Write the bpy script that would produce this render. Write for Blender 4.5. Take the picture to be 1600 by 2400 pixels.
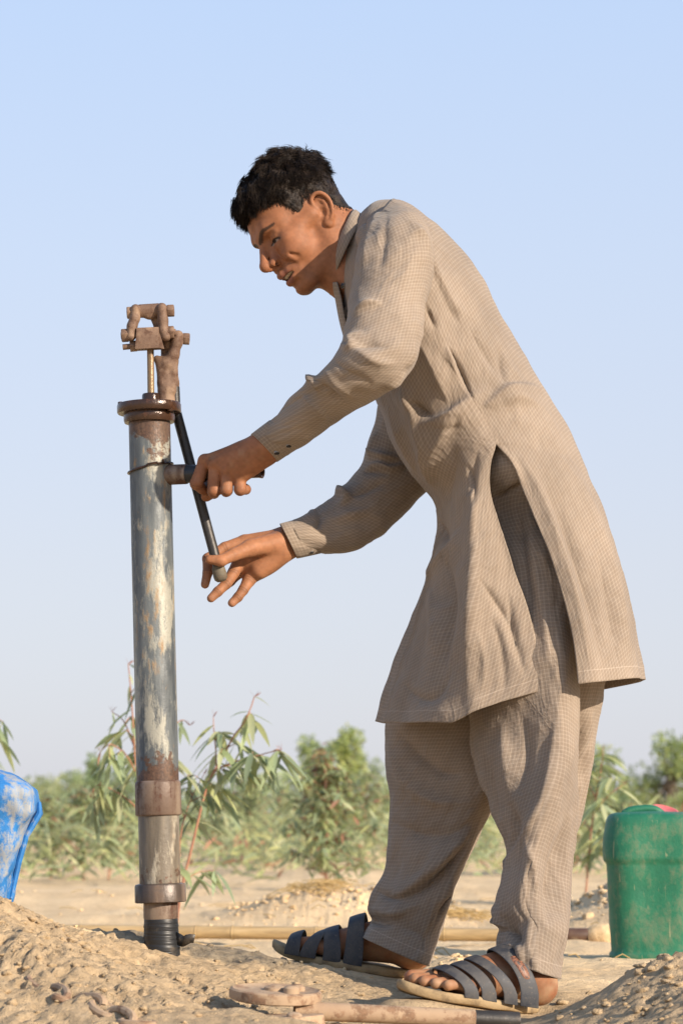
import bpy, bmesh, math, random
import numpy as np
from mathutils import Vector, Matrix

random.seed(7)
RNG = np.random.default_rng(7)
scene = bpy.context.scene
for o in list(bpy.data.objects):
    bpy.data.objects.remove(o)
COL = scene.collection

# ------------------------------------------------------------------ camera
# photo frame 1600 x 2400, focal length FPX in its pixels
FPX = 5925.0
CAM = np.array([0.0, -4.3, 0.30])
PITCH = math.atan(730.0 / FPX)
cam_d = bpy.data.cameras.new('camera')
cam = bpy.data.objects.new('camera', cam_d)
COL.objects.link(cam)
cam.location = CAM
cam.rotation_euler = (math.pi / 2 + PITCH, 0, 0)
cam_d.sensor_fit = 'VERTICAL'
cam_d.sensor_height = 36.0
cam_d.sensor_width = 24.0
cam_d.lens = FPX / 2400.0 * 36.0
cam_d.clip_start = 0.05
cam_d.clip_end = 3000.0
cam_d.dof.use_dof = True
cam_d.dof.focus_distance = 4.22
cam_d.dof.aperture_fstop = 8.5
scene.camera = cam

# ------------------------------------------------------------------ light
SUN_AZ = math.radians(50)      # to the right of the line from the subject back to the camera
SUN_EL = math.radians(22)
sun_dir = np.array([math.sin(SUN_AZ) * math.cos(SUN_EL), -math.cos(SUN_AZ) * math.cos(SUN_EL), math.sin(SUN_EL)])
sun_d = bpy.data.lights.new('sun', 'SUN')
sun_d.energy = 5.0
sun_d.angle = math.radians(0.6)
sun_d.color = (1.0, 0.86, 0.70)
sun = bpy.data.objects.new('sun', sun_d)
COL.objects.link(sun)
sun.rotation_euler = Vector(-sun_dir).to_track_quat('-Z', 'Y').to_euler()

world = bpy.data.worlds.new('World')
scene.world = world
world.use_nodes = True
wn = world.node_tree
bg = wn.nodes['Background']
sky = wn.nodes.new('ShaderNodeTexSky')
sky.sky_type = 'NISHITA'
sky.sun_disc = False
sky.sun_elevation = SUN_EL
# Nishita: rotation 0 puts the sun at +Y, positive turns it towards +X
sky.sun_rotation = math.atan2(sun_dir[0], sun_dir[1])
sky.altitude = 60
sky.air_density = 1.0
sky.dust_density = 1.6
sky.ozone_density = 2.0
# hazy winter air: the clear sky is veiled by pale dust that thickens evenly towards the horizon, the same all round
geo = wn.nodes.new('ShaderNodeNewGeometry')
sepz = wn.nodes.new('ShaderNodeSeparateXYZ'); wn.links.new(geo.outputs['Incoming'], sepz.inputs[0])
neg = wn.nodes.new('ShaderNodeMath'); neg.operation = 'MULTIPLY'; neg.inputs[1].default_value = -1.0
wn.links.new(sepz.outputs[2], neg.inputs[0])
veil = wn.nodes.new('ShaderNodeValToRGB')
ve = veil.color_ramp.elements
ve[0].position = 0.0; ve[0].color = (3.25, 3.25, 3.58, 1)
ve[1].position = 1.0; ve[1].color = (0.75, 1.25, 2.40, 1)
for ps, cl_ in ((0.10, (3.20, 3.30, 3.75)), (0.22, (2.96, 3.38, 4.20)), (0.34, (2.58, 3.28, 4.52)), (0.6, (1.45, 2.20, 3.60))):
    e_ = ve.new(ps); e_.color = (*cl_, 1)
wn.links.new(neg.outputs[0], veil.inputs[0])
wmix = wn.nodes.new('ShaderNodeMix'); wmix.data_type = 'RGBA'; wmix.inputs[0].default_value = 0.85
wn.links.new(sky.outputs[0], wmix.inputs[6]); wn.links.new(veil.outputs[0], wmix.inputs[7])
wn.links.new(wmix.outputs[2], bg.inputs[0])
bg.inputs[1].default_value = 0.15

scene.view_settings.view_transform = 'Standard'
scene.view_settings.look = 'None'
scene.view_settings.gamma = 1.0
scene.view_settings.use_curve_mapping = False
scene.view_settings.exposure = 0.55
scene.cycles.use_denoising = True
scene.cycles.max_bounces = 6
scene.cycles.transparent_max_bounces = 8

# ------------------------------------------------------------------ helpers
_ca, _sa = math.cos(PITCH), math.sin(PITCH)
def P(px, py, Y):
    """world point at depth Y that the photo shows at pixel (px, py)"""
    dx = (px - 800.0) / FPX
    dz = (1200.0 - py) / FPX
    d = np.array([dx, _ca - dz * _sa, _sa + dz * _ca])
    t = (Y - CAM[1]) / d[1]
    return CAM + t * d
def D(xd, yd, Y):            # coordinates read off a 1568 px wide view
    return P(xd * 1600 / 1568.0, yd * 1600 / 1568.0, Y)
def proj(co):                # world -> 1568-wide view coordinates
    r = co - CAM
    f = r[:, 1] * _ca + r[:, 2] * _sa
    u = -r[:, 1] * _sa + r[:, 2] * _ca
    px = 800 + FPX * r[:, 0] / f
    py = 1200 - FPX * u / f
    return np.stack([px, py], 1) * (1568 / 1600.0)

def catmull(ts, vals, q):
    """smooth interpolation of rows vals (n,k) at params ts, evaluated at q (PCHIP-like, no overshoot)"""
    ts = np.asarray(ts, float); v = np.asarray(vals, float)
    if v.ndim == 1: v = v[:, None]
    h = np.diff(ts)[:, None]; dlt = np.diff(v, axis=0) / h
    m = np.zeros_like(v)
    m[0] = dlt[0]; m[-1] = dlt[-1]
    for i in range(1, len(ts) - 1):
        m[i] = (dlt[i - 1] * h[i] + dlt[i] * h[i - 1]) / (h[i] + h[i - 1])
    q = np.asarray(q, float)
    i = np.clip(np.searchsorted(ts, q) - 1, 0, len(ts) - 2)
    t = ((q - ts[i]) / (ts[i + 1] - ts[i]))[:, None]
    hh = h[i]
    t2, t3 = t * t, t * t * t
    return (2 * t3 - 3 * t2 + 1) * v[i] + (t3 - 2 * t2 + t) * hh * m[i] + (-2 * t3 + 3 * t2) * v[i + 1] + (t3 - t2) * hh * m[i + 1]

def _hash(ix, iy, iz, seed):
    h = (ix.astype(np.int64) * 374761393 + iy.astype(np.int64) * 668265263 + iz.astype(np.int64) * 2147483647 + seed * 1274126177) & 0xFFFFFFFF
    h = ((h ^ (h >> 13)) * 1274126177) & 0xFFFFFFFF
    return ((h ^ (h >> 16)) & 0xFFFFFF) / float(0xFFFFFF)
def vnoise(p, seed=0):
    """value noise in 3-D, about -1..1"""
    p = np.asarray(p, float)
    i = np.floor(p).astype(np.int64); f = p - i
    f = f * f * f * (f * (f * 6 - 15) + 10)
    out = np.zeros(len(p))
    for dx in (0, 1):
        wx = f[:, 0] if dx else 1 - f[:, 0]
        for dy in (0, 1):
            wy = f[:, 1] if dy else 1 - f[:, 1]
            for dz in (0, 1):
                wz = f[:, 2] if dz else 1 - f[:, 2]
                out += wx * wy * wz * _hash(i[:, 0] + dx, i[:, 1] + dy, i[:, 2] + dz, seed)
    return out * 2 - 1
def fbm(p, octaves=4, seed=0, gain=0.5):
    p = np.asarray(p, float); a = 1.0; s = 0
    for k in range(octaves):
        s = s + a * vnoise(p * (2.03 ** k) + 17.3 * k, seed + k); a *= gain
    return s

def mesh_obj(name, verts, faces, mat=None, parent=None, smooth=True, uv=None):
    me = bpy.data.meshes.new(name)
    if isinstance(verts, np.ndarray): verts = verts.tolist()
    if isinstance(faces, np.ndarray): faces = faces.tolist()
    me.from_pydata(verts, [], faces)
    if smooth:
        me.polygons.foreach_set('use_smooth', [True] * len(me.polygons))
    if uv is not None:
        lay = me.uv_layers.new(name='UVMap')
        li = np.zeros(len(me.loops), dtype=np.int32); me.loops.foreach_get('vertex_index', li)
        lay.data.foreach_set('uv', np.asarray(uv, np.float32)[li].ravel())
    me.update()
    o = bpy.data.objects.new(name, me)
    COL.objects.link(o)
    if mat: me.materials.append(mat)
    if parent: o.parent = parent
    return o
def empty(name, loc=(0, 0, 0)):
    o = bpy.data.objects.new(name, None); COL.objects.link(o); o.location = loc
    o.empty_display_size = 0.05
    return o
def tag(o, label=None, cat=None, group=None, kind=None):
    if label: o['label'] = label
    if cat: o['category'] = cat
    if group: o['group'] = group
    if kind: o['kind'] = kind
    return o
def put(o, parent):
    """parent without moving: parent only carries a translation"""
    o.parent = parent
    o.location = Vector(o.location) - Vector(parent.location)
    return o
def set_color(o, cols, name='Col'):
    a = o.data.color_attributes.new(name, 'FLOAT_COLOR', 'POINT')
    c = np.ones((len(o.data.vertices), 4), np.float32); c[:, :3] = cols
    a.data.foreach_set('color', c.ravel())
def normals_of(v, f):
    """area weighted vertex normals for a quad/tri index array"""
    n = np.zeros_like(v)
    fn = np.cross(v[f[:, 2]] - v[f[:, 0]], v[f[:, -1]] - v[f[:, 1]]) if f.shape[1] == 4 else np.cross(v[f[:, 1]] - v[f[:, 0]], v[f[:, 2]] - v[f[:, 0]])
    for k in range(f.shape[1]): np.add.at(n, f[:, k], fn)
    l = np.linalg.norm(n, axis=1, keepdims=True); l[l == 0] = 1
    return n / l
def rot_between(a, b):
    return np.array(Vector(a).rotation_difference(Vector(b)).to_matrix())

class MB:
    """collects shapes for ONE mesh"""
    def __init__(s): s.v = []; s.f = []
    def add(s, v, f):
        b = len(s.v); s.v.extend([tuple(map(float, p)) for p in v]); s.f.extend([tuple(i + b for i in q) for q in f])
    def tube(s, pts, radii, n=16, cap=True):
        pts = [np.array(p, float) for p in pts]
        if np.isscalar(radii): radii = [radii] * len(pts)
        ring = []; up = None
        for i, p in enumerate(pts):
            t = pts[min(i + 1, len(pts) - 1)] - pts[max(i - 1, 0)]
            t = t / (np.linalg.norm(t) + 1e-12)
            if up is None:
                a = np.array([0, 0, 1.0]) if abs(t[2]) < 0.9 else np.array([0, 1.0, 0])
                up = np.cross(np.cross(t, a), t)
            up = up - t * np.dot(up, t); up /= np.linalg.norm(up) + 1e-12
            sd = np.cross(t, up)
            ring.append([p + radii[i] * (math.cos(2 * math.pi * k / n) * up + math.sin(2 * math.pi * k / n) * sd) for k in range(n)])
        v = [q for r in ring for q in r]; f = []
        for i in range(len(pts) - 1):
            for k in range(n):
                f.append((i * n + k, i * n + (k + 1) % n, (i + 1) * n + (k + 1) % n, (i + 1) * n + k))
        if cap:
            f.append(tuple(reversed(range(n)))); f.append(tuple((len(pts) - 1) * n + k for k in range(n)))
        s.add(v, f)
    def lathe(s, base, axis, prof, n=40):
        """prof: list of (height along axis, radius); a repeated profile point is fine"""
        base = np.array(base, float); axis = np.array(axis, float); axis /= np.linalg.norm(axis)
        a = np.array([1.0, 0, 0]) if abs(axis[0]) < 0.9 else np.array([0, 1.0, 0])
        u = a - axis * np.dot(a, axis); u /= np.linalg.norm(u); w = np.cross(axis, u)
        v = []; f = []
        for h, r in prof:
            for k in range(n):
                t = 2 * math.pi * k / n
                v.append(base + axis * h + r * (math.cos(t) * u + math.sin(t) * w))
        for i in range(len(prof) - 1):
            for k in range(n):
                f.append((i * n + k, i * n + (k + 1) % n, (i + 1) * n + (k + 1) % n, (i + 1) * n + k))
        if prof[0][1] > 1e-5: f.append(tuple(reversed(range(n))))
        if prof[-1][1] > 1e-5: f.append(tuple((len(prof) - 1) * n + k for k in range(n)))
        s.add(v, f)
    def box(s, c, size, R=None, taper=1.0):
        c = np.array(c, float); sx, sy, sz = [q / 2 for q in size]
        v = []
        for z in (-1, 1):
            k = 1.0 if z < 0 else taper
            for x, y in ((-1, -1), (1, -1), (1, 1), (-1, 1)):
                p = np.array([x * sx * k, y * sy * k, z * sz])
                v.append(c + (R @ p if R is not None else p))
        s.add(v, [(3, 2, 1, 0), (4, 5, 6, 7), (0, 1, 5, 4), (1, 2, 6, 5), (2, 3, 7, 6), (3, 0, 4, 7)])
    def prism(s, outline, y0, y1):
        """outline: list of (x, z) extruded between depths y0 < y1"""
        n = len(outline)
        v = [(x, y0, z) for x, z in outline] + [(x, y1, z) for x, z in outline]
        f = [tuple(range(n)), tuple(reversed(range(n, 2 * n)))]
        for k in range(n):
            f.append((k, n + k, n + (k + 1) % n, (k + 1) % n))
        s.add(v, f)
    def build(s, name, mat, parent=None, smooth=False, bevel=0, seg=2, angle=35):
        me = bpy.data.meshes.new(name); me.from_pydata(s.v, [], s.f)
        bm = bmesh.new(); bm.from_mesh(me)
        bmesh.ops.recalc_face_normals(bm, faces=bm.faces)
        if bevel:
            ed = [e for e in bm.edges if len(e.link_faces) == 2 and e.calc_face_angle(0) > math.radians(angle)]
            bmesh.ops.bevel(bm, geom=ed, offset=bevel, segments=seg, affect='EDGES', profile=0.6, clamp_overlap=True)
        bm.to_mesh(me); bm.free()
        if smooth or bevel:
            me.polygons.foreach_set('use_smooth', [True] * len(me.polygons))
            me.set_sharp_from_angle(angle=math.radians(42))
        if mat: me.materials.append(mat)
        o = bpy.data.objects.new(name, me); COL.objects.link(o)
        if parent is not None: put(o, parent)
        return o

# ------------------------------------------------------------------ materials
def new_mat(name):
    m = bpy.data.materials.new(name); m.use_nodes = True
    nt = m.node_tree; b = nt.nodes['Principled BSDF']
    return m, nt, b
class N:
    """small wrapper that builds node graphs"""
    def __init__(s, nt): s.nt = nt
    def node(s, t, **kw):
        n = s.nt.nodes.new(t)
        for k, v in kw.items(): setattr(n, k, v)
        return n
    def link(s, a, b): s.nt.links.new(a, b)
    def coord(s, which='Object'): return s.node('ShaderNodeTexCoord').outputs[which]
    def mapping(s, vec, scale=(1, 1, 1), rot=(0, 0, 0)):
        m = s.node('ShaderNodeMapping'); s.link(vec, m.inputs[0]); m.inputs['Scale'].default_value = scale; m.inputs['Rotation'].default_value = rot
        return m.outputs[0]
    def noise(s, vec, scale, detail=4, rough=0.55, dist=0.0):
        n = s.node('ShaderNodeTexNoise'); s.link(vec, n.inputs['Vector'])
        n.inputs['Scale'].default_value = scale; n.inputs['Detail'].default_value = detail
        n.inputs['Roughness'].default_value = rough; n.inputs['Distortion'].default_value = dist
        return n.outputs['Fac']
    def voro(s, vec, scale, feature='F1'):
        n = s.node('ShaderNodeTexVoronoi', feature=feature); s.link(vec, n.inputs['Vector']); n.inputs['Scale'].default_value = scale
        return n.outputs['Distance']
    def ramp(s, fac, stops, interp='LINEAR'):
        r = s.node('ShaderNodeValToRGB'); r.color_ramp.interpolation = interp
        el = r.color_ramp.elements
        while len(el) > 1: el.remove(el[-1])
        for i, (p, c) in enumerate(stops):
            e = el[0] if i == 0 else el.new(p)
            e.position = p
            e.color = (c, c, c, 1) if np.isscalar(c) else (*c, 1)
        s.link(fac, r.inputs[0]); return r.outputs[0]
    def mix(s, fac, a, b, mode='MIX'):
        m = s.node('ShaderNodeMix', data_type='RGBA', blend_type=mode)
        for sock, val in ((m.inputs[0], fac), (m.inputs[6], a), (m.inputs[7], b)):
            if isinstance(val, bpy.types.NodeSocket): s.link(val, sock)
            elif np.isscalar(val): sock.default_value = val if sock.type == 'VALUE' else (val, val, val, 1)
            else: sock.default_value = (*val, 1)
        return m.outputs[2]
    def math(s, op, a, b=0.0, clamp=False):
        m = s.node('ShaderNodeMath', operation=op, use_clamp=clamp)
        for sock, val in ((m.inputs[0], a), (m.inputs[1], b)):
            if isinstance(val, bpy.types.NodeSocket): s.link(val, sock)
            else: sock.default_value = val
        return m.outputs[0]
    def sep(s, vec):
        n = s.node('ShaderNodeSeparateXYZ'); s.link(vec, n.inputs[0]); return n.outputs
    def bump(s, h, strength=0.3, dist=0.01, normal=None):
        b = s.node('ShaderNodeBump'); s.link(h, b.inputs['Height'])
        b.inputs['Strength'].default_value = strength; b.inputs['Distance'].default_value = dist
        if normal is not None: s.link(normal, b.inputs['Normal'])
        return b.outputs[0]
# ------------------------------------------------------------------ soft-blended solids -> one skin surface
class Body:
    """ordered list of rounded primitives, smoothly joined, meshed with surface nets on a sparse grid"""
    def __init__(s): s.pr = []
    def cap(s, a, b, r1, r2, k=0.006, sub=False, tag=0):
        a = np.array(a, float); b = np.array(b, float)
        c = (a + b) / 2; rad = np.linalg.norm(b - a) / 2 + max(r1, r2)
        s.pr.append(('c', (a, b, r1, r2), k, sub, c, rad))
    def chain(s, pts, rs, k=0.003, **kw):
        for i in range(len(pts) - 1): s.cap(pts[i], pts[i + 1], rs[i], rs[i + 1], k, **kw)
    def ell(s, c, r, R=None, k=0.008, sub=False):
        c = np.array(c, float); r = np.array(r, float)
        R = np.eye(3) if R is None else np.array(R)
        s.pr.append(('e', (c, r, R), k, sub, c, float(r.max())))
    def evalp(s, p, pr):
        d = np.full(len(p), 1.0, np.float32); f4 = np.float32
        for kind, a, k, sub, c, rad in pr:
            if kind == 'c':
                A, B, r1, r2 = a
                ab = (B - A).astype(f4); pa = p - A.astype(f4)
                t = np.clip((pa @ ab) / f4(ab @ ab + 1e-12), 0, 1)
                pa -= t[:, None] * ab
                q = np.sqrt(np.einsum('ij,ij->i', pa, pa)) - (f4(r1) + f4(r2 - r1) * t)
            else:
                C, r, R = a
                l = (p - C.astype(f4)) @ (R / r).astype(f4); l2 = l / r.astype(f4)
                k0 = np.sqrt(np.einsum('ij,ij->i', l, l)); k1 = np.sqrt(np.einsum('ij,ij->i', l2, l2)) + f4(1e-9)
                q = k0 * (k0 - 1) / k1
            k = f4(k)
            if sub:
                h = np.clip(0.5 - 0.5 * (q + d) / k, 0, 1)
                d = d * (1 - h) + (-q) * h + k * h * (1 - h)
            else:
                h = np.clip(0.5 + 0.5 * (d - q) / k, 0, 1)
                d = d * (1 - h) + q * h - k * h * (1 - h)
        return d
    def mesh(s, h, block=24):
        lo = np.min([q[4] - q[5] for q in s.pr if not q[3]], axis=0) - 4 * h
        hi = np.max([q[4] + q[5] for q in s.pr if not q[3]], axis=0) + 4 * h
        nb = np.ceil((hi - lo) / (h * block)).astype(int) + 1
        NX, NY, NZ = nb * block + 4
        key = lambda i, j, k: (i.astype(np.int64) * NY + j) * NZ + k
        cen = np.array([q[4] for q in s.pr]); rad = np.array([q[5] for q in s.pr]); ks = np.array([q[2] for q in s.pr])
        half = h * (block + 2) * 0.87
        cells, cpos, eds = [], [], []
        g = np.arange(block + 2)
        GI, GJ, GK = np.meshgrid(g, g, g, indexing='ij')
        n = block + 2
        PTS = np.stack([GI.ravel(), GJ.ravel(), GK.ravel()], 1); PC = PTS // 4
        cg = np.arange(8) * 4
        CP = np.stack([q.ravel() for q in np.meshgrid(cg, cg, cg, indexing='ij')], 1)
        for bi in range(nb[0]):
            for bj in range(nb[1]):
                for bk in range(nb[2]):
                    o = np.array([bi, bj, bk]) * block
                    c = lo + (o + n / 2) * h
                    dist = np.linalg.norm(cen - c, axis=1) - rad
                    m = dist < half + ks + 0.012
                    if not m.any(): continue
                    pr = [s.pr[x] for x in np.nonzero(m)[0]]
                    if all(q[3] for q in pr): continue
                    if abs(s.evalp(c[None].astype(np.float32), pr)[0]) > half * 1.5 + 0.03: continue
                    dc = s.evalp((lo + (o + CP) * h).astype(np.float32), pr).reshape(8, 8, 8)
                    c8 = np.stack([dc[i:7 + i, j:7 + j, k:7 + k] for i in (0, 1) for j in (0, 1) for k in (0, 1)], -1)
                    band = (np.abs(c8).min(-1) < 4.6 * h) | ((c8.min(-1) < 0) & (c8.max(-1) > 0))
                    if not band.any(): continue
                    bp = band[PC[:, 0], PC[:, 1], PC[:, 2]]
                    df = np.sign(c8[..., 0])[PC[:, 0], PC[:, 1], PC[:, 2]].astype(np.float32)
                    df[bp] = s.evalp((lo + (o + PTS[bp]) * h).astype(np.float32), pr)
                    d = df.reshape(n, n, n)
                    if (d > 0).all() or (d < 0).all(): continue
                    # cells owned: indices 0..block-1
                    c8 = np.stack([d[i:n - 1 + i, j:n - 1 + j, k:n - 1 + k] for i in (0, 1) for j in (0, 1) for k in (0, 1)], -1)
                    act = (c8.min(-1) < 0) & (c8.max(-1) >= 0)
                    act[block:, :, :] = False; act[:, block:, :] = False; act[:, :, block:] = False
                    ii, jj, kk = np.nonzero(act)
                    if len(ii):
                        v = c8[ii, jj, kk]
                        corners = np.array([[i, j, k] for i in (0, 1) for j in (0, 1) for k in (0, 1)], float)
                        acc = np.zeros((len(ii), 3)); cnt = np.zeros(len(ii))
                        for a_ in range(8):
                            for b_ in range(a_ + 1, 8):
                                if np.abs(corners[a_] - corners[b_]).sum() != 1: continue
                                x = (v[:, a_] < 0) != (v[:, b_] < 0)
                                t = np.where(x, v[:, a_] / np.where(x, v[:, a_] - v[:, b_], 1), 0)
                                q = corners[a_] + t[:, None] * (corners[b_] - corners[a_])
                                acc += q * x[:, None]; cnt += x
                        acc /= cnt[:, None]
                        cells.append(key(ii + o[0], jj + o[1], kk + o[2]))
                        cpos.append(lo + (np.stack([ii, jj, kk], 1) + o + acc) * h)
                    # edges owned by their lower grid point inside the block
                    for ax in range(3):
                        sl0 = [slice(0, block)] * 3; sl1 = [slice(0, block)] * 3
                        sl1[ax] = slice(1, block + 1)
                        a_, b_ = d[tuple(sl0)] < 0, d[tuple(sl1)] < 0
                        e = np.nonzero(a_ != b_)
                        if len(e[0]):
                            eds.append((ax, e[0] + o[0], e[1] + o[1], e[2] + o[2], a_[e]))
        ck = np.concatenate(cells); cp = np.concatenate(cpos)
        srt = np.argsort(ck); ck = ck[srt]; cp = cp[srt]
        quads = []
        for ax, i, j, k, ins in eds:
            def cell(di, dj, dk): return key(i - di, j - dj, k - dk)
            if ax == 0: q = [cell(0, 0, 0), cell(0, 1, 0), cell(0, 1, 1), cell(0, 0, 1)]
            elif ax == 1: q = [cell(0, 0, 0), cell(0, 0, 1), cell(1, 0, 1), cell(1, 0, 0)]
            else: q = [cell(0, 0, 0), cell(1, 0, 0), cell(1, 1, 0), cell(0, 1, 0)]
            q = np.stack(q, 1)
            q[~ins] = q[~ins][:, ::-1]
            idx = np.searchsorted(ck, q); idx = np.clip(idx, 0, len(ck) - 1)
            ok = (ck[idx] == q).all(1)
            quads.append(idx[ok])
        return cp, np.concatenate(quads)
def smooth_mesh(v, f, it=2, lam=0.5, w=None):
    a = np.concatenate([f[:, 0], f[:, 1], f[:, 2], f[:, 3]]); b = np.concatenate([f[:, 1], f[:, 2], f[:, 3], f[:, 0]])
    for _ in range(it):
        s = np.zeros_like(v); c = np.zeros(len(v))
        for x, y in ((a, b), (b, a)):
            for k in range(3): s[:, k] += np.bincount(x, v[y, k], len(v))
            c += np.bincount(x, minlength=len(v))
        avg = s / np.maximum(c, 1)[:, None]
        l = lam if w is None else (lam * w)[:, None]
        v = v + l * (avg - v)
    return v
# ------------------------------------------------------------------ the person: skin
PERSON = empty('person', tuple(P(1180, 2345, 0.03)))
tag(PERSON, 'young man in tan checked tunic and trousers bending to work the hand pump', 'person')

body = Body()
HS = 0.915                                             # head size
HYAW, HPITCH, HROLL = math.radians(20), math.radians(38.5), math.radians(0)
hf = np.array([-math.cos(HPITCH), 0, -math.sin(HPITCH)])
hu = np.array([-math.sin(HPITCH), 0, math.cos(HPITCH)])
hl = np.array([0, -1.0, 0])
hf, hl = math.cos(HYAW) * hf + math.sin(HYAW) * hl, math.cos(HYAW) * hl - math.sin(HYAW) * hf
hl, hu = math.cos(HROLL) * hl + math.sin(HROLL) * hu, math.cos(HROLL) * hu - math.sin(HROLL) * hl
HR = np.stack([hf, hl, hu], 1)                         # columns: forward, left, up
ear_w = P(480 + 1050 / 3.92, 320 + 690 / 3.92, -0.05)
HO = ear_w - HR @ (np.array([-0.004, 0.072, 0.0]) * HS)
def hd(x, y, z): return HO + HR @ (np.array([x, y, z]) * HS)
def hcap(a, b, r1, r2, k=0.006, sub=False, sym=True):
    for s in ((1, -1) if sym else (1,)):
        body.cap(hd(a[0], a[1] * s, a[2]), hd(b[0], b[1] * s, b[2]), r1 * HS, r2 * HS, k, sub)
def hell(c, r, k=0.008, sub=False, sym=True, R=None):
    for s in ((1, -1) if sym else (1,)):
        RR = HR
        if R is not None:
            M = np.array(R, float).copy()
            if s < 0: M[1, :] *= -1; M[:, 1] *= -1
            RR = HR @ M
        body.ell(hd(c[0], c[1] * s, c[2]), np.array(r) * HS, RR, k, sub)
def hchain(pts, rs, k=0.003, sub=False, sym=True):
    for i in range(len(pts) - 1): hcap(pts[i], pts[i + 1], rs[i], rs[i + 1], k, sub, sym)

# skull, jaw, neck
hell((-0.004, 0, 0.050), (0.092, 0.073, 0.079), sym=False)
hell((0.040, 0, 0.046), (0.055, 0.063, 0.056), 0.012, sym=False)
hell((0.046, 0, -0.015), (0.046, 0.054, 0.060), 0.015, sym=False)
hcap((0.000, 0.056, 0.005), (0.004, 0.050, -0.055), 0.012, 0.012, 0.018)
hcap((0.004, 0.050, -0.055), (0.070, 0.020, -0.088), 0.013, 0.013, 0.020)
hell((0.082, 0, -0.087), (0.018, 0.021, 0.016), 0.016, sym=False)
hell((0.050, 0, -0.066), (0.045, 0.036, 0.024), 0.015, sym=False)
hell((0.058, 0.038, -0.020), (0.029, 0.021, 0.030), 0.018)
hcap((0.066, 0.045, -0.001), (0.010, 0.062, 0.006), 0.0100, 0.009, 0.020)
hell((0.079, 0, -0.050), (0.024, 0.031, 0.029), 0.012, sym=False)
# brow, nose
hcap((0.0895, 0.008, 0.032), (0.0825, 0.028, 0.037), 0.0092, 0.0090, 0.014)
hcap((0.0825, 0.028, 0.037), (0.062, 0.046, 0.030), 0.0090, 0.0080, 0.018)
hell((0.0960, 0.030, 0.0165), (0.0150, 0.0165, 0.0100), 0.010, sub=True)
hcap((0.095, 0, 0.024), (0.1205, 0, -0.012), 0.0066, 0.0084, 0.007, sym=False)
hcap((0.086, 0.009, 0.012), (0.101, 0.0100, -0.018), 0.007, 0.0085, 0.008)
hell((0.1205, 0, -0.0165), (0.0112, 0.0104, 0.0104), 0.006, sym=False)
hell((0.1050, 0.0132, -0.0205), (0.0112, 0.0066, 0.0082), 0.0045)
hcap((0.119, 0, -0.0220), (0.103, 0, -0.032), 0.0046, 0.005, 0.004, sym=False)
hell((0.1050, 0.0165, -0.0262), (0.0050, 0.0052, 0.0034), 0.0010, sub=True)
hchain([(0.1060, 0.0220, -0.0115), (0.0945, 0.0245, -0.0170), (0.0935, 0.0230, -0.0270)], [0.0008, 0.0012, 0.0010], 0.004, sub=True)
# eyes
hell((0.0735, 0.0315, 0.0135), (0.0125, 0.0125, 0.0125), 0.003)
hchain([(0.0800, 0.0180, 0.0100), (0.0845, 0.0250, 0.0135), (0.0850, 0.0320, 0.0145), (0.0825, 0.0390, 0.0130), (0.0745, 0.0480, 0.0075)], [0.0022, 0.0028, 0.0029, 0.0028, 0.0020], 0.004)
hell((0.0775, 0.0320, 0.0200), (0.0078, 0.0150, 0.0068), 0.006)
hchain([(0.0800, 0.0185, 0.0075), (0.0832, 0.0270, 0.0040), (0.0820, 0.0370, 0.0035), (0.0745, 0.0465, 0.0060)], [0.0018, 0.0022, 0.0022, 0.0018], 0.004)
hchain([(0.0800, 0.0200, 0.0000), (0.0812, 0.0300, -0.0040), (0.0750, 0.0430, -0.0010)], [0.0048, 0.0056, 0.0052], 0.010)
hcap((0.1085, 0, -0.0745), (0.0990, 0.016, -0.0740), 0.0066, 0.0060, 0.008, sub=True)
# mouth: lips apart, upper teeth showing, cheek pushed up
hell((0.0745, 0.0350, -0.0270), (0.0185, 0.0130, 0.0140), 0.012)
hchain([(0.0795, 0.0265, -0.0520), (0.0950, 0.0160, -0.0480), (0.1055, 0.0050, -0.0455), (0.1050, 0.0, -0.0460)], [0.0030, 0.0048, 0.0056, 0.0054], 0.006)
hchain([(0.0795, 0.0255, -0.0585), (0.0935, 0.0150, -0.0640), (0.1005, 0.0, -0.0660)], [0.0034, 0.0060, 0.0070], 0.005)
hell((0.0950, 0, -0.0566), (0.0240, 0.0235, 0.0052), 0.002, sub=True, sym=False)
hell((0.0820, 0, -0.0530), (0.0178, 0.0225, 0.0062), 0.001, sym=False)
hchain([(0.1020, 0.0200, -0.0270), (0.0930, 0.0300, -0.0390), (0.0850, 0.0355, -0.0520)], [0.0008, 0.0012, 0.0008], 0.007, sub=True)
hchain([(0.0850, 0.0450, -0.0300), (0.0795, 0.0485, -0.0420), (0.0770, 0.0475, -0.0540)], [0.0004, 0.0012, 0.0004], 0.008, sub=True)
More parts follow.
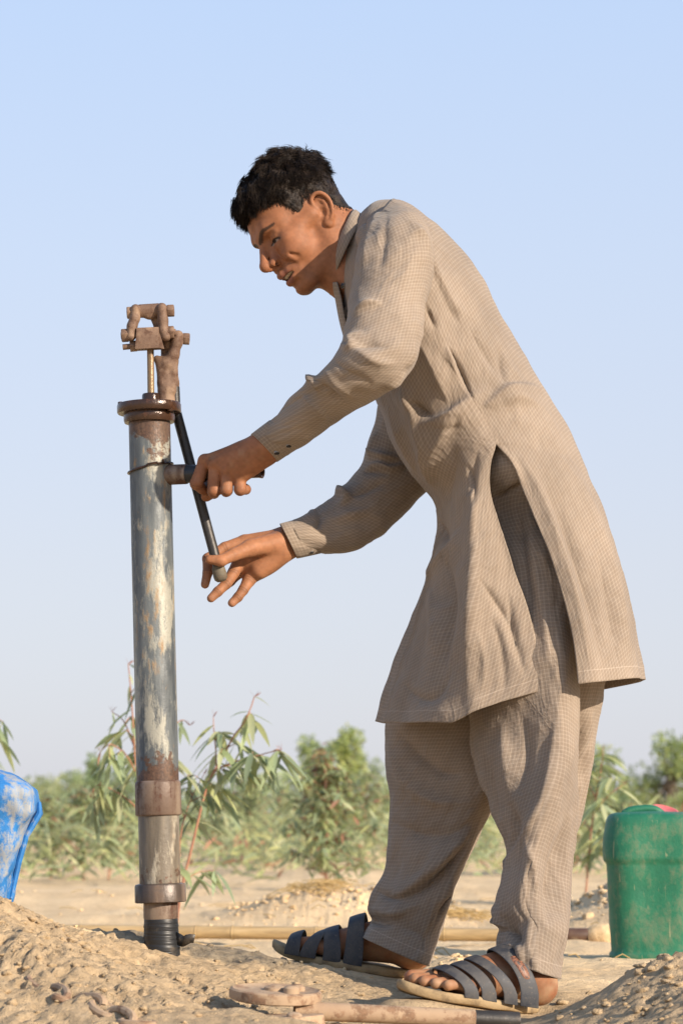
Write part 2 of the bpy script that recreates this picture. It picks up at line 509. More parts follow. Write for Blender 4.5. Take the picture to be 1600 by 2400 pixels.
# ears
for sg in (1, -1):
    eu = np.array([-0.22, 0.10, 0.97]); ef = np.array([0.90, -0.38, 0.24])
    eu /= np.linalg.norm(eu); eo = np.cross(eu, ef); eo /= np.linalg.norm(eo); ef = np.cross(eo, eu)
    E0 = np.array([-0.012, 0.0740, -0.002])
    def ep(a, b, c):
        q = E0 + ef * a + eu * b + eo * c
        return hd(q[0], q[1] * sg, q[2])
    M = np.stack([ef, eo, eu], 1); M2 = M.copy()
    if sg < 0: M2[1, :] *= -1
    body.ell(ep(-0.002, 0.002, -0.001), (0.0165 * HS, 0.0050 * HS, 0.0290 * HS), HR @ M2, 0.004)
    body.ell(ep(0.004, -0.004, 0.0060), (0.0085 * HS, 0.0065 * HS, 0.0115 * HS), HR @ M2, 0.002, True)
    body.ell(ep(0.000, 0.016, 0.0062), (0.0085 * HS, 0.0050 * HS, 0.0090 * HS), HR @ M2, 0.002, True)
    hx = [(0.010, 0.004, 0.001), (0.0145, 0.016, 0.003), (0.0115, 0.028, 0.004), (0.002, 0.0335, 0.005), (-0.009, 0.0300, 0.006), (-0.0165, 0.018, 0.006), (-0.0180, 0.003, 0.006), (-0.0135, -0.012, 0.005), (-0.007, -0.0215, 0.003)]
    hx = catmull(np.arange(9), np.array(hx), np.linspace(0, 8, 19))
    pts = [ep(*q) for q in hx]
    body.chain(pts, [0.0026] + [0.0034] * 12 + [0.0032] * 5 + [0.0040], 0.002)
    body.chain([ep(-0.002, 0.020, 0.001), ep(-0.007, 0.014, 0.002), ep(-0.0085, 0.006, 0.002), ep(-0.0080, -0.004, 0.002), ep(-0.005, -0.012, 0.002), ep(0.001, -0.016, 0.002)], [0.0024, 0.003, 0.0032, 0.0032, 0.003, 0.003], 0.003)
    body.ell(ep(0.001, -0.0265, 0.001), (0.0085 * HS, 0.0050 * HS, 0.0090 * HS), HR @ M2, 0.004)
    body.ell(ep(0.0135, -0.003, 0.002), (0.0035 * HS, 0.0045 * HS, 0.0060 * HS), HR @ M2, 0.003)
# neck into the shoulders
nb = D(848, 610, 0.02)
body.cap(hd(-0.030, 0, -0.005), nb, 0.053, 0.058, 0.020)
body.cap(hd(0.012, 0, -0.050), D(818, 640, 0.0), 0.046, 0.050, 0.020)
body.cap(hd(-0.030, 0.048, -0.025), D(805, 650, -0.03), 0.014, 0.012, 0.020)

HEADPR = body.pr[:6] + body.pr[-3:]
# hidden trunk and limbs that join everything under the clothes
pelvis = D(1190, 1120, 0.03)
body.chain([nb, D(980, 780, 0.02), pelvis], [0.05, 0.028, 0.028], 0.03)
shN, elN = D(905, 560, -0.11), D(868, 815, -0.245)
shF, elF = D(930, 660, 0.15), D(905, 1090, 0.17)
body.chain([nb, shN, elN], [0.045, 0.022, 0.018], 0.02)
body.chain([nb, shF, elF], [0.045, 0.022, 0.018], 0.02)

# hands -------------------------------------------------------------
def Z(x, y, Y): return P(420 + x / 3.92, 980 + y / 3.92, Y)     # coordinates read off an enlarged view of the hands
wrN = Z(765, 270, -0.092)
body.chain([elN, Z(1050, 95, -0.145), Z(850, 212, -0.107), wrN], [0.012, 0.014, 0.0195, 0.0235], 0.008)
mcpN = [Z(236, 404, -0.042), Z(332, 438, -0.060), Z(446, 490, -0.068), Z(556, 548, -0.070)]
for i, m in enumerate(mcpN):
    st = wrN + (mcpN[i] - mcpN[1]) * 0.25
    body.cap(st, m, 0.0200, 0.0118, 0.014)
body.ell(Z(610, 380, -0.070), (0.034, 0.020, 0.024), rot_between((1, 0, 0), Z(775, 265, -0.095) - Z(440, 460, -0.060)), 0.015)
body.cap(Z(790, 325, -0.085), Z(672, 430, -0.072), 0.015, 0.011, 0.012)         # heel of the hand
NF = [
    ([mcpN[0], Z(160, 600, -0.046), Z(215, 650, -0.016), Z(275, 600, 0.004)], [0.0118, 0.0112, 0.0092, 0.0080]),
    ([mcpN[1], Z(318, 670, -0.062), Z(320, 690, -0.030), Z(310, 630, -0.002)], [0.0114, 0.0108, 0.0092, 0.0080]),
    ([mcpN[2], Z(435, 664, -0.070), Z(432, 676, -0.038), Z(410, 620, -0.012)], [0.0112, 0.0104, 0.0088, 0.0078]),
    ([mcpN[3], Z(560, 660, -0.072), Z(612, 655, -0.048), Z(570, 610, -0.026)], [0.0108, 0.0098, 0.0086, 0.0074]),
]
for pts, rs in NF: body.chain(pts, rs, 0.0028)
for m, r in zip(mcpN, (0.0108, 0.0114, 0.0106, 0.0098)):                          # knuckles
    body.ell(m + np.array([0, -0.0035, 0.0030]), (r, r, r), None, 0.004)
dn_ = np.array([-0.25, -0.80, 0.54])
for i, m in enumerate(mcpN):
    st = wrN + (mcpN[i] - mcpN[1]) * 0.30
    body.cap(st * 0.75 + m * 0.25 + dn_ * 0.0172, m + dn_ * 0.0088, 0.0026, 0.0036, 0.005)
body.chain([Z(690, 380, -0.050), Z(520, 500, -0.010), Z(360, 640, 0.006), Z(250, 718, -0.004)], [0.017, 0.014, 0.0115, 0.0095], 0.004)

wrF = Z(985, 1135, 0.075)
body.chain([elF, Z(1200, 1040, 0.105), wrF], [0.014, 0.018, 0.0255], 0.010)
mcpF = [Z(600, 1130, 0.072), Z(575, 1250, 0.080), Z(605, 1350, 0.082), Z(680, 1430, 0.072)]
for i, m in enumerate(mcpF):
    body.cap(wrF + (mcpF[i] - mcpF[1]) * 0.30, m, 0.0180, 0.0115, 0.012)
body.ell(Z(770, 1270, 0.070), (0.036, 0.017, 0.031), rot_between((1, 0, 0), Z(975, 1130, 0.07) - Z(600, 1290, 0.07)), 0.012)
body.cap(Z(920, 1140, 0.055), Z(650, 1195, 0.030), 0.0185, 0.0150, 0.008)       # ball of the thumb
body.chain([Z(650, 1195, 0.030), Z(500, 1255, 0.010), Z(385, 1310, -0.004), Z(278, 1298, -0.005)], [0.0150, 0.0108, 0.0098, 0.0076], 0.004)
body.cap(Z(930, 1240, 0.060), Z(735, 1400, 0.060), 0.0165, 0.0135, 0.014)
body.ell(Z(650, 1340, 0.078), (0.026, 0.013, 0.030), None, 0.012)       # outer heel of the hand
FF = [
    ([mcpF[0], Z(420, 1190, 0.062), Z(262, 1290, 0.048), Z(262, 1420, 0.036), Z(238, 1528, 0.030)], [0.0112, 0.0098, 0.0092, 0.0085, 0.0074]),
    ([mcpF[1], Z(500, 1420, 0.060), Z(435, 1520, 0.048), Z(355, 1595, 0.040), Z(293, 1655, 0.036)], [0.0115, 0.0104, 0.0092, 0.0085, 0.0074]),
    ([mcpF[2], Z(540, 1430, 0.088), Z(470, 1500, 0.086), Z(400, 1565, 0.080)], [0.0112, 0.0092, 0.0085, 0.0072]),
    ([mcpF[3], Z(640, 1490, 0.066), Z(588, 1580, 0.056), Z(540, 1645, 0.050), Z(485, 1698, 0.046)], [0.0145, 0.0112, 0.0088, 0.0082, 0.0074]),
]
for pts, rs in FF: body.chain(pts, rs, 0.0030)

# feet --------------------------------------------------------------
def foot(origin, yaw, pitch, side, knee, hip):
    f = np.array([-math.cos(yaw) * math.cos(pitch), math.sin(yaw) * math.cos(pitch), math.sin(pitch)])
    l = np.cross(np.array([0, 0, 1.0]), f); l /= np.linalg.norm(l)
    u = np.cross(f, l)
    R = np.stack([f, l, u], 1)
    w = lambda x, y, z: origin + R @ np.array([x, y * side, z])     # +y: outer side
    body.ell(w(0.030, 0, 0.030), (0.034, 0.030, 0.031), R, 0.012)
    body.cap(w(0.040, 0, 0.060), w(0.040, 0, 0.130), 0.033, 0.027, 0.02)
    body.cap(w(0.045, 0, 0.040), w(0.150, 0.002, 0.024), 0.032, 0.024, 0.012)
    body.cap(w(0.060, -0.004, 0.068), w(0.155, -0.010, 0.030), 0.028, 0.020, 0.02)
    body.cap(w(0.172, -0.026, 0.017), w(0.158, 0.030, 0.014), 0.018, 0.0155, 0.012)
    for sgn in (1, -1): body.ell(w(0.046, 0.031 * sgn, 0.078), (0.011, 0.009, 0.012), R, 0.008)
    for a, b, r in (((0.182, -0.029, 0.016), (0.236, -0.026, 0.014), 0.0130), ((0.186, -0.009, 0.014), (0.238, -0.006, 0.013), 0.0098),
                    ((0.182, 0.006, 0.013), (0.228, 0.010, 0.012), 0.0093), ((0.175, 0.020, 0.013), (0.214, 0.024, 0.011), 0.0090), ((0.165, 0.033, 0.012), (0.198, 0.037, 0.011), 0.0088)):
        mid = [(p + q) / 2 for p, q in zip(a, b)]; mid[2] += 0.004
        body.chain([w(*a), w(*mid), w(*b)], [r * 1.05, r * 0.95, r], 0.003)
    an = w(0.040, 0, 0.130)
    body.chain([an, an * 0.75 + knee * 0.25, knee, hip, pelvis], [0.027, 0.016, 0.013, 0.016, 0.02], 0.01)
    return R, w
FN0 = P(1292, 2362, -0.150)
FF0 = P(1000, 2281, 0.215)
RN, wN = foot(FN0, math.radians(-19), math.radians(9.0), 1, D(1230, 1900, -0.065), D(1200, 1350, -0.03))
RF, wF = foot(FF0, math.radians(6), math.radians(9.0), -1, D(990, 1900, 0.17), D(1120, 1350, 0.12))

sv, sf = body.mesh(0.0017)
hloc = ((sv - HO) @ HR) / HS
sv = smooth_mesh(sv, sf, 2, 0.45)

# colour of the skin, with nostril shade painted in
def near(pts, q):
    """distance of points q to a polyline"""
    best = np.full(len(q), 9.0)
    for a, b in zip(pts[:-1], pts[1:]):
        a = np.array(a, float); b = np.array(b, float); ab = b - a
        t = np.clip(((q - a) @ ab) / (ab @ ab), 0, 1)
        best = np.minimum(best, np.linalg.norm(q - a - t[:, None] * ab, axis=1))
    return best
def sstep(x, a, b):
    t = np.clip((x - a) / (b - a), 0, 1); return t * t * (3 - 2 * t)
SK = np.array([0.272, 0.112, 0.052])
col = np.tile(SK, (len(sv), 1)) * (1 + 0.12 * fbm(sv * 45, 3, 5) + 0.10 * vnoise(sv * 210, 6))[:, None]
hm = (np.abs(hloc[:, 0]) < 0.2) & (np.abs(hloc[:, 1]) < 0.1) & (np.abs(hloc[:, 2]) < 0.16)
hi = np.nonzero(hm)[0]; q = hloc[hi].copy(); q[:, 1] = np.abs(q[:, 1])
def paint(mask, c, idx=hi):
    col[idx] = col[idx] * (1 - mask[:, None]) + np.array(c) * mask[:, None]
ruddy = 1 - sstep(near([(0.075, 0.04, -0.015), (0.118, 0.0, -0.017)], q), 0.006, 0.03)
paint(0.35 * ruddy, (0.265, 0.098, 0.048))
beard = (1 - sstep(near([(0.105, 0, -0.038), (0.094, 0.018, -0.040), (0.082, 0.031, -0.050)], q), 0.003, 0.010)) * 0.38
beard = np.maximum(beard, (1 - sstep(near([(0.098, 0, -0.078), (0.09, 0, -0.098), (0.06, 0.02, -0.098)], q), 0.006, 0.020)) * 0.28)
paint(beard * (0.75 + 0.5 * vnoise(q * 900, 3)), (0.070, 0.034, 0.022))
nost_shade = 1 - sstep(np.linalg.norm((q - [0.1050, 0.0160, -0.0260]) / [1.2, 1.5, 0.85], axis=1), 0.0028, 0.0044)  # dark paint standing for the shade inside the nostril
paint(nost_shade * 0.6, (0.030, 0.012, 0.009))
lip = 1 - sstep(np.minimum(near([(0.081, 0.0265, -0.053), (0.098, 0.016, -0.049), (0.108, 0.004, -0.0465)], q), near([(0.081, 0.0255, -0.058), (0.096, 0.015, -0.0645), (0.105, 0, -0.066)], q)), 0.0050, 0.0072)
paint(0.75 * lip, (0.215, 0.080, 0.058))
mouth = (np.abs(q[:, 2] + 0.0566) < 0.0056 - 6 * q[:, 1] ** 2) & (q[:, 0] < 0.0985) & (q[:, 0] > 0.07) & (q[:, 1] < 0.024)
paint(mouth * 1.0, (0.10, 0.032, 0.024))
teeth = (np.linalg.norm((q - [0.082, 0, -0.0530]) / [0.0190, 0.0236, 0.0074], axis=1) < 1.0) & (q[:, 2] < -0.0515) & (q[:, 2] > -0.0572)
paint(teeth * 1.0, (0.60, 0.47, 0.34))
def near2(pts, q): return near([(0, a, b) for a, b in pts], q * [0, 1, 1]) + (q[:, 0] < 0.03)
brow = 1 - sstep(near2([(0.007, 0.0265), (0.018, 0.0325), (0.034, 0.0370), (0.051, 0.0330)], q) / (0.0040 - 0.05 * np.clip(q[:, 1] - 0.028, 0, 0.03)) + 0.25 * vnoise(q * 500, 8), 0.7, 1.2)
paint(brow * 0.84, (0.014, 0.009, 0.007))
eye = (q[:, 0] > 0.07) & (near2([(0.0215, 0.0085), (0.030, 0.0090), (0.0400, 0.0075)], q) < 0.0034)
paint(eye * 1.0, (0.26, 0.19, 0.15))
iris = eye & (np.linalg.norm(q[:, 1:] - [0.0300, 0.0090], axis=1) < 0.0060)
paint(iris * 1.0, (0.012, 0.007, 0.005))
lash = 1 - sstep(near2([(0.0180, 0.0085), (0.0250, 0.0115), (0.0320, 0.0122), (0.0390, 0.0107), (0.0480, 0.0050)], q), 0.0010, 0.0024)
paint(lash * 0.95, (0.012, 0.008, 0.006))
under = 1 - sstep(near([(0.083, 0.020, 0.004), (0.086, 0.030, 0.000), (0.079, 0.044, 0.004)], q), 0.002, 0.009)
paint(under * 0.18, (0.12, 0.052, 0.032))
# hands: knuckles darker, palm paler, dust
for pts, rs in NF + FF:
    for k_ in range(1, len(pts) - 1):
        j = pts[k_]; ax_ = pts[k_ + 1] - pts[k_ - 1]; ax_ = ax_ / np.linalg.norm(ax_)
        dj = sv - j; nearj = np.linalg.norm(dj, axis=1) < 0.014
        al = dj @ ax_
        cr_ = nearj * (np.exp(-(al / 0.0011) ** 2) + 0.6 * np.exp(-((al - 0.0042) / 0.0010) ** 2))
        col *= (1 - 0.34 * cr_[:, None])
    for j in pts[1:-1]:
        m = 1 - sstep(np.linalg.norm(sv - j, axis=1), 0.008, 0.016)
        col *= (1 - 0.16 * m[:, None])
hand = np.linalg.norm(sv - Z(770, 1290, 0.05), axis=1) < 0.13
col[hand] = col[hand] * np.array([1.16, 1.24, 1.30])
for k, (pts, rs) in enumerate(FF + NF[:0]):        # nails / finger tips
    m = 1 - sstep(np.linalg.norm(sv - pts[-1], axis=1), 0.006, 0.012)
    col = col * (1 - 0.25 * m[:, None]) + 0.25 * m[:, None] * np.array([0.36, 0.19, 0.12])
dust = np.clip(fbm(sv * 60, 3, 21) - 0.15, 0, 1) * ((np.linalg.norm(sv - Z(500, 450, -0.07), axis=1) < 0.11) | (sv[:, 2] < 0.16))
low = sstep(sv[:, 2], 0.17, 0.03) * 0
footm = sv[:, 2] < 0.2
fd = np.where(footm, np.clip(0.28 + 0.5 * fbm(sv * 35, 3, 9), 0, 0.6) * sstep(0.15 - sv[:, 2], 0.0, 0.12), 0)
mixd = np.clip(dust * 0.22 + fd, 0, 0.75)[:, None]
col = col * (1 - mixd) + mixd * np.array([0.40, 0.27, 0.16])

m_skin, nt, b = new_mat('skin')
g = N(nt)
at = g.node('ShaderNodeVertexColor', layer_name='Col')
cc = g.coord('Object')
fine = g.noise(cc, 420, 3, 0.6)
mott = g.noise(cc, 70, 4, 0.6)
c1 = g.mix(0.35, at.outputs[0], g.mix(1.0, at.outputs[0], g.ramp(mott, [(0.3, 0.72), (0.7, 1.25)]), 'MULTIPLY'))
g.link(c1, b.inputs['Base Color'])
g.link(g.ramp(fine, [(0.3, 0.55), (0.7, 0.72)]), b.inputs['Roughness'])
b.inputs['Subsurface Weight'].default_value = 0.12
b.inputs['Subsurface Radius'].default_value = (0.9, 0.35, 0.18)
b.inputs['Subsurface Scale'].default_value = 0.006
b.inputs['Specular IOR Level'].default_value = 0.33
g.link(g.bump(g.noise(cc, 700, 2, 0.6), 0.25, 0.0006, g.bump(g.voro(cc, 260), 0.12, 0.0008)), b.inputs['Normal'])
skin = mesh_obj('body', sv, sf, m_skin)
set_color(skin, np.clip(col, 0.003, 0.9))
put(skin, PERSON)

# ------------------------------------------------------------------ hair
hp = HEADPR
HC = np.array([0.0, 0.0, 0.040])
NA, NE = 220, 120
az = np.linspace(-math.pi, math.pi, NA, endpoint=False)
el = np.radians(np.linspace(-62, 90, NE))
AZ, EL = np.meshgrid(az, el)
hdir = np.stack([np.cos(EL) * np.cos(AZ), np.cos(EL) * np.sin(AZ), np.sin(EL)], -1).reshape(-1, 3)
lo_, hi_ = np.full(len(hdir), 0.03), np.full(len(hdir), 0.16)
for _ in range(18):
    mid = (lo_ + hi_) / 2
    dd = body.evalp((HO + ((HC + hdir * mid[:, None]) * HS) @ HR.T).astype(np.float32), hp)
    lo_ = np.where(dd < 0, mid, lo_); hi_ = np.where(dd < 0, hi_, mid)
skr = lo_
aa = np.degrees(np.abs(AZ.ravel())); ee = np.degrees(EL.ravel())
def hairline(a):
    return np.interp(a, [0, 20, 34, 46, 56, 63, 68, 76, 80, 86, 97, 106, 113, 140, 180], [22, 21, 19, 13, 5, -16, -33, -34, -16, -4, -2, -8, -34, -44, -50])
hl_n = 2.5 * vnoise(np.stack([np.cos(AZ.ravel()) * 9, np.sin(AZ.ravel()) * 9, EL.ravel() * 9], 1), 4)
msk = sstep(ee - hairline(aa) + hl_n, -1.5, 9.0)
front = np.clip(hdir[:, 0], 0, 1); top = np.clip(hdir[:, 2], 0, 1); back = np.clip(-hdir[:, 0], 0, 1)
thick = 0.0055 + 0.017 * sstep(top, 0.15, 0.75) + 0.020 * sstep(front, 0.45, 0.90) * sstep(ee, 4, 30) + 0.006 * back * sstep(top, 0.0, 0.4)
thick *= 0.55 + 0.45 * sstep(ee - hairline(aa), 0, 40)
lump = fbm(hdir * 5.5 + 3.1, 3, 31)
thick *= 1 + 0.44 * lump
thick += 0.010 * sstep(hdir @ np.array([-0.26, 0.25, 0.93]), 0.90, 0.995)            # tuft on the crown
mcap = sstep(ee - hairline(aa) + hl_n, 2.5, 13.0)
rr = skr - 0.004 + mcap * (thick * (0.62 + 0.24 * mcap) + 0.002) / HS
hv = HO + ((HC + hdir * rr[:, None]) * HS) @ HR.T
hq = []
for i in range(NE - 1):
    for j in range(NA):
        a0, a1 = i * NA + j, i * NA + (j + 1) % NA
        if max(mcap[a0], mcap[a1], mcap[a0 + NA], mcap[a1 + NA]) > 0.02: hq.append((a0, a1, a1 + NA, a0 + NA))
m_hair, nt, b = new_mat('black_hair')
g = N(nt); cc = g.coord('Object')
hn = g.noise(cc, 90, 4, 0.6)
g.link(g.ramp(hn, [(0.35, (0.009, 0.0065, 0.0055)), (0.7, (0.034, 0.023, 0.016))]), b.inputs['Base Color'])
b.inputs['Roughness'].default_value = 0.50
b.inputs['Specular IOR Level'].default_value = 0.18
g.link(g.bump(g.noise(cc, 240, 3, 0.6), 0.6, 0.004), b.inputs['Normal'])
# strands
V, Fc = list(hv), [tuple(q) for q in hq]
crown = np.array([-0.42, 0.15, 0.90]); crown /= np.linalg.norm(crown)
w = msk * (np.cos(EL.ravel()) + 0.05) * (msk > 0.06)
pick = RNG.choice(len(hdir), 28000, p=w / w.sum())
pd = hdir[pick] + RNG.normal(0, 0.012, (len(pick), 3)); pd /= np.linalg.norm(pd, axis=1, keepdims=True)
flow = pd - crown; flow += np.array([0.55, 0, -0.15]); flow[:, 2] -= 0.35 * (np.abs(pd[:, 1]) > 0.5)
flow += 0.95 * np.stack([fbm(pd * 5.5, 2, 51 + k) for k in range(3)], 1)
flow -= pd * np.sum(flow * pd, 1, keepdims=True); flow /= np.linalg.norm(flow, axis=1, keepdims=True)
th = thick[pick] * (0.35 + 0.65 * msk[pick])
L = np.clip(th * 0.95, 0.007, 0.019) * RNG.uniform(0.7, 1.25, len(pick))
rough_lift = 0.01 + 0.13 * np.clip(fbm(pd * 11, 2, 77) + 0.2, 0, 1)
nseg = 4
base = len(V)
SV = np.zeros((len(pick), nseg, 3, 3))
cw = RNG.normal(0, 1, (len(pick), 3)); jit = RNG.uniform(0.0, 0.24, len(pick))
for s_ in range(nseg):
    t = s_ / (nseg - 1)
    r0 = np.maximum(rr[pick], skr[pick] + 0.0030) + jit * th / HS + (-0.003 + (rough_lift * L * t) * (1 - 0.45 * t) ) / HS
    p_ = HC + pd * r0[:, None] + flow * (L * t / HS)[:, None] + cw * (0.0008 * t * t) + 0.0034 * t * np.sin(7 * t + 26 * pd[:, :1] + 19 * pd[:, 2:]) * np.cross(flow, pd)
    side = np.cross(flow, pd)
    wd = 0.00042 * (1 - 0.8 * t) + 0.00006
    for c_, ang in enumerate((0, 2.094, 4.189)):
        SV[:, s_, c_] = HO + ((p_ + (math.cos(ang) * side + math.sin(ang) * pd) * wd / HS) * HS) @ HR.T
V = np.concatenate([np.array(V), SV.reshape(-1, 3)])
idx = base + np.arange(len(pick) * nseg * 3).reshape(len(pick), nseg, 3)
sq = []
for s_ in range(nseg - 1):
    for c_ in range(3):
        sq.append(np.stack([idx[:, s_, c_], idx[:, s_, (c_ + 1) % 3], idx[:, s_ + 1, (c_ + 1) % 3], idx[:, s_ + 1, c_]], 1))
Fa = np.concatenate([np.array(hq)] + sq)
hair = mesh_obj('hair', V, Fa, m_hair)
hair['label'] = 'short thick wavy black hair'
put(hair, PERSON)
# ------------------------------------------------------------------ checked cotton
def fabric(name, tint=(1, 1, 1)):
    m, nt, b = new_mat(name)
    g = N(nt)
    uv = g.node('ShaderNodeUVMap', uv_map='UVMap').outputs[0]
    wob = g.node('ShaderNodeMix', data_type='VECTOR')
    su = g.sep(uv)
    wn1 = g.noise(uv, 30, 2, 0.5)
    def line(c, period, width, soft):
        ph = g.math('FRACT', g.math('DIVIDE', g.math('ADD', c, g.math('MULTIPLY', wn1, 0.0012)), period))
        d = g.math('ABSOLUTE', g.math('SUBTRACT', ph, 0.5))
        return g.math('SUBTRACT', 1.0, g.math('DIVIDE', g.math('SUBTRACT', d, width, True), soft), True)
    lu, lv = line(su[0], 0.0064, 0.07, 0.15), line(su[1], 0.0064, 0.07, 0.15)
    du, dv = line(su[0], 0.0256, 0.10, 0.10), line(su[1], 0.0256, 0.10, 0.10)
    base = (0.264 * tint[0], 0.213 * tint[1], 0.164 * tint[2])
    pale = (0.54 * tint[0], 0.455 * tint[1], 0.38 * tint[2])
    dark = (0.18 * tint[0], 0.135 * tint[1], 0.102 * tint[2])
    c = g.mix(g.math('MULTIPLY', g.math('ADD', lu, lv), 0.42), dark, pale)
    c = g.mix(0.68, c, base)
    c = g.mix(g.math('MULTIPLY', g.math('MAXIMUM', du, dv), 0.10), c, (0.215 * tint[0], 0.150 * tint[1], 0.100 * tint[2]))
    hm_ = g.node('ShaderNodeAttribute', attribute_name='hem').outputs['Fac']
    sl_ = g.math('SUBTRACT', 1.0, g.math('MULTIPLY', g.math('ABSOLUTE', g.math('SUBTRACT', hm_, 0.020)), 900.0), True)
    c = g.mix(g.math('MULTIPLY', sl_, 0.30), c, (0.60, 0.51, 0.43))
    oc = g.coord('Object')
    st = g.noise(oc, 7, 5, 0.6)
    c = g.mix(1.0, c, g.ramp(st, [(0.30, 0.80), (0.72, 1.12)]), 'MULTIPLY')
    g.link(c, b.inputs['Base Color'])
    b.inputs['Roughness'].default_value = 0.92
    b.inputs['Specular IOR Level'].default_value = 0.12
    b.inputs['Sheen Weight'].default_value = 0.12
    b.inputs['Sheen Roughness'].default_value = 0.5
    wv = g.math('ADD', g.math('SINE', g.math('MULTIPLY', su[0], 2400.0)), g.math('SINE', g.math('MULTIPLY', su[1], 2400.0)))
    rn = g.noise(g.mapping(uv, (1.0, 0.55, 1.0)), 21, 3, 0.55, 0.8)
    rdg = g.math('POWER', g.math('SUBTRACT', 1.0, g.math('MULTIPLY', g.math('ABSOLUTE', g.math('SUBTRACT', rn, 0.5)), 4.0), True), 3.0)
    b0_ = g.bump(rdg, 0.20, 0.006)
    b1 = g.bump(g.noise(uv, 55, 4, 0.6), 0.35, 0.004, b0_)
    b2 = g.bump(wv, 0.10, 0.0006, b1)
    g.link(b2, b.inputs['Normal'])
    return m
m_cloth = fabric('checked_cotton')

def grid_faces(nr, nc, wrap=False):
    i = np.arange(nr - 1)[:, None]; j = np.arange(nc if wrap else nc - 1)[None]
    j2 = (j + 1) % nc
    return np.stack([i * nc + j, i * nc + j2, (i + 1) * nc + j2, (i + 1) * nc + j], -1).reshape(-1, 4)
def uv_grid(G, c0, wrap=False):
    """G (nr, nc, 3): arc lengths along rows (from column c0) and along columns"""
    du = np.linalg.norm(np.diff(G, axis=1), axis=2); u = np.concatenate([np.zeros((len(G), 1)), np.cumsum(du, 1)], 1)
    u -= u[:, c0:c0 + 1]
    dv = np.linalg.norm(np.diff(G, axis=0), axis=2); v = np.concatenate([np.zeros((1, G.shape[1])), np.cumsum(dv, 0)], 0)
    return np.stack([u, v], -1).reshape(-1, 2)

FOLD_GAIN = 1.45
def sculpt(v, f, strokes, two_sided=False):
    """press folds into cloth. stroke: (points on the 1568-wide view, width, height in m, left sharpness, right sharpness)"""
    n = normals_of(v, f)
    r = v - CAM; r /= np.linalg.norm(r, axis=1, keepdims=True)
    fac = -np.sum(n * r, 1)
    # normals may point either way: use the side that faces out of the tube
    w = np.clip((fac + 0.10) / 0.35, 0, 1)
    pv = proj(v)
    disp = np.zeros(len(v))
    for pts, wd, h, sl, sr in strokes:
        pts = np.array(pts, float)
        if len(pts) > 2:
            t = np.arange(len(pts)); pts = catmull(t, pts, np.linspace(0, len(pts) - 1, 6 * len(pts)))
        seg = np.diff(pts, axis=0); sl_ = np.linalg.norm(seg, axis=1); cum = np.concatenate([[0], np.cumsum(sl_)]); tot = cum[-1]
        lo = pts.min(0) - 3 * wd; hi = pts.max(0) + 3 * wd
        m = np.nonzero((pv[:, 0] > lo[0]) & (pv[:, 0] < hi[0]) & (pv[:, 1] > lo[1]) & (pv[:, 1] < hi[1]))[0]
        if not len(m): continue
        q = pv[m]; best = np.full(len(m), 1e9); sg = np.zeros(len(m)); along = np.zeros(len(m))
        for i in range(len(seg)):
            d = q - pts[i]; t = np.clip((d @ seg[i]) / (sl_[i] ** 2 + 1e-9), 0, 1)
            e = d - t[:, None] * seg[i]; dist = np.linalg.norm(e, axis=1)
            b = dist < best
            best = np.where(b, dist, best)
            cr = seg[i][0] * e[:, 1] - seg[i][1] * e[:, 0]
            sg = np.where(b, np.sign(cr), sg); along = np.where(b, cum[i] + t * sl_[i], along)
        ends = np.sin(np.pi * np.clip(along / tot, 0, 1)) ** 1.1
        ww = 1.2 * wd * (0.45 + 0.55 * ends) * np.where(sg < 0, sl, sr)                      # sg<0: left of the stroke's direction on screen
        q_ = best / ww
        disp[m] += FOLD_GAIN * h * np.exp(-1.25 * (np.sqrt(q_ * q_ + 0.035) - 0.187) - 0.25 * q_ * q_) * ends
    return v + n * (disp * w)[:, None]

def cloth_noise(v, f, uv, amp, scale_u, scale_v, seed):
    n = normals_of(v, f)
    rd = 1 - np.abs(fbm(v * 16 + seed, 2, seed + 5)) * 2
    v = v + n * (0.0016 * np.clip(rd, -1, 1) * (0.4 + 0.6 * np.clip(vnoise(v * 6, seed + 9) + 0.3, 0, 1)))[:, None]
    q = np.stack([uv[:, 0] * scale_u, uv[:, 1] * scale_v, np.zeros(len(uv))], 1)
    return v + n * (amp * fbm(q, 3, seed))[:, None]

def tube_from_pairs(st, nr, nc, power=2.0, skew=0.0):
    """st: list of (x1, y1, x2, y2, Y, depth radius) - the two outline points seen from the camera side"""
    st = np.array(st, float)
    mid = (st[:, :2] + st[:, 2:4]) / 2
    t = np.concatenate([[0], np.cumsum(np.linalg.norm(np.diff(mid, axis=0), axis=1))])
    A = np.array([D(s[0], s[1], s[4]) for s in st]); B = np.array([D(s[2], s[3], s[4]) for s in st])
    vals = np.concatenate([A, B, st[:, 5:6], st[:, 6:7] if st.shape[1] > 6 else np.full((len(st), 1), skew)], 1)
    q = np.linspace(0, t[-1], nr)
    r = catmull(t, vals, q)
    C = (r[:, :3] + r[:, 3:6]) / 2; H = (r[:, 3:6] - r[:, :3]) / 2
    th = np.linspace(0, 2 * math.pi, nc, endpoint=False)
    c, s = np.cos(th), np.sin(th)
    e = 2.0 / power
    cc_, ss_ = np.sign(c) * np.abs(c) ** e, np.sign(s) * np.abs(s) ** e
    # th=0 second outline point, th=pi/2 towards the camera
    cc_ = cc_[None] + r[:, 7:8] * (np.clip(s, 0, 1) ** 2)[None]
    return C[:, None] + H[:, None] * cc_[..., None] + np.array([0, -1.0, 0]) * (r[:, 6:7] * ss_[None])[..., None]
def orient_out(G):
    """closed tube: make face winding point outwards (returns flip flag)"""
    c = G.mean(1)
    i = len(G) // 2
    a = G[i, 0] - c[i]; n = np.cross(G[i, 1] - G[i, 0], G[i + 1, 0] - G[i, 0])
    return (a @ n) < 0
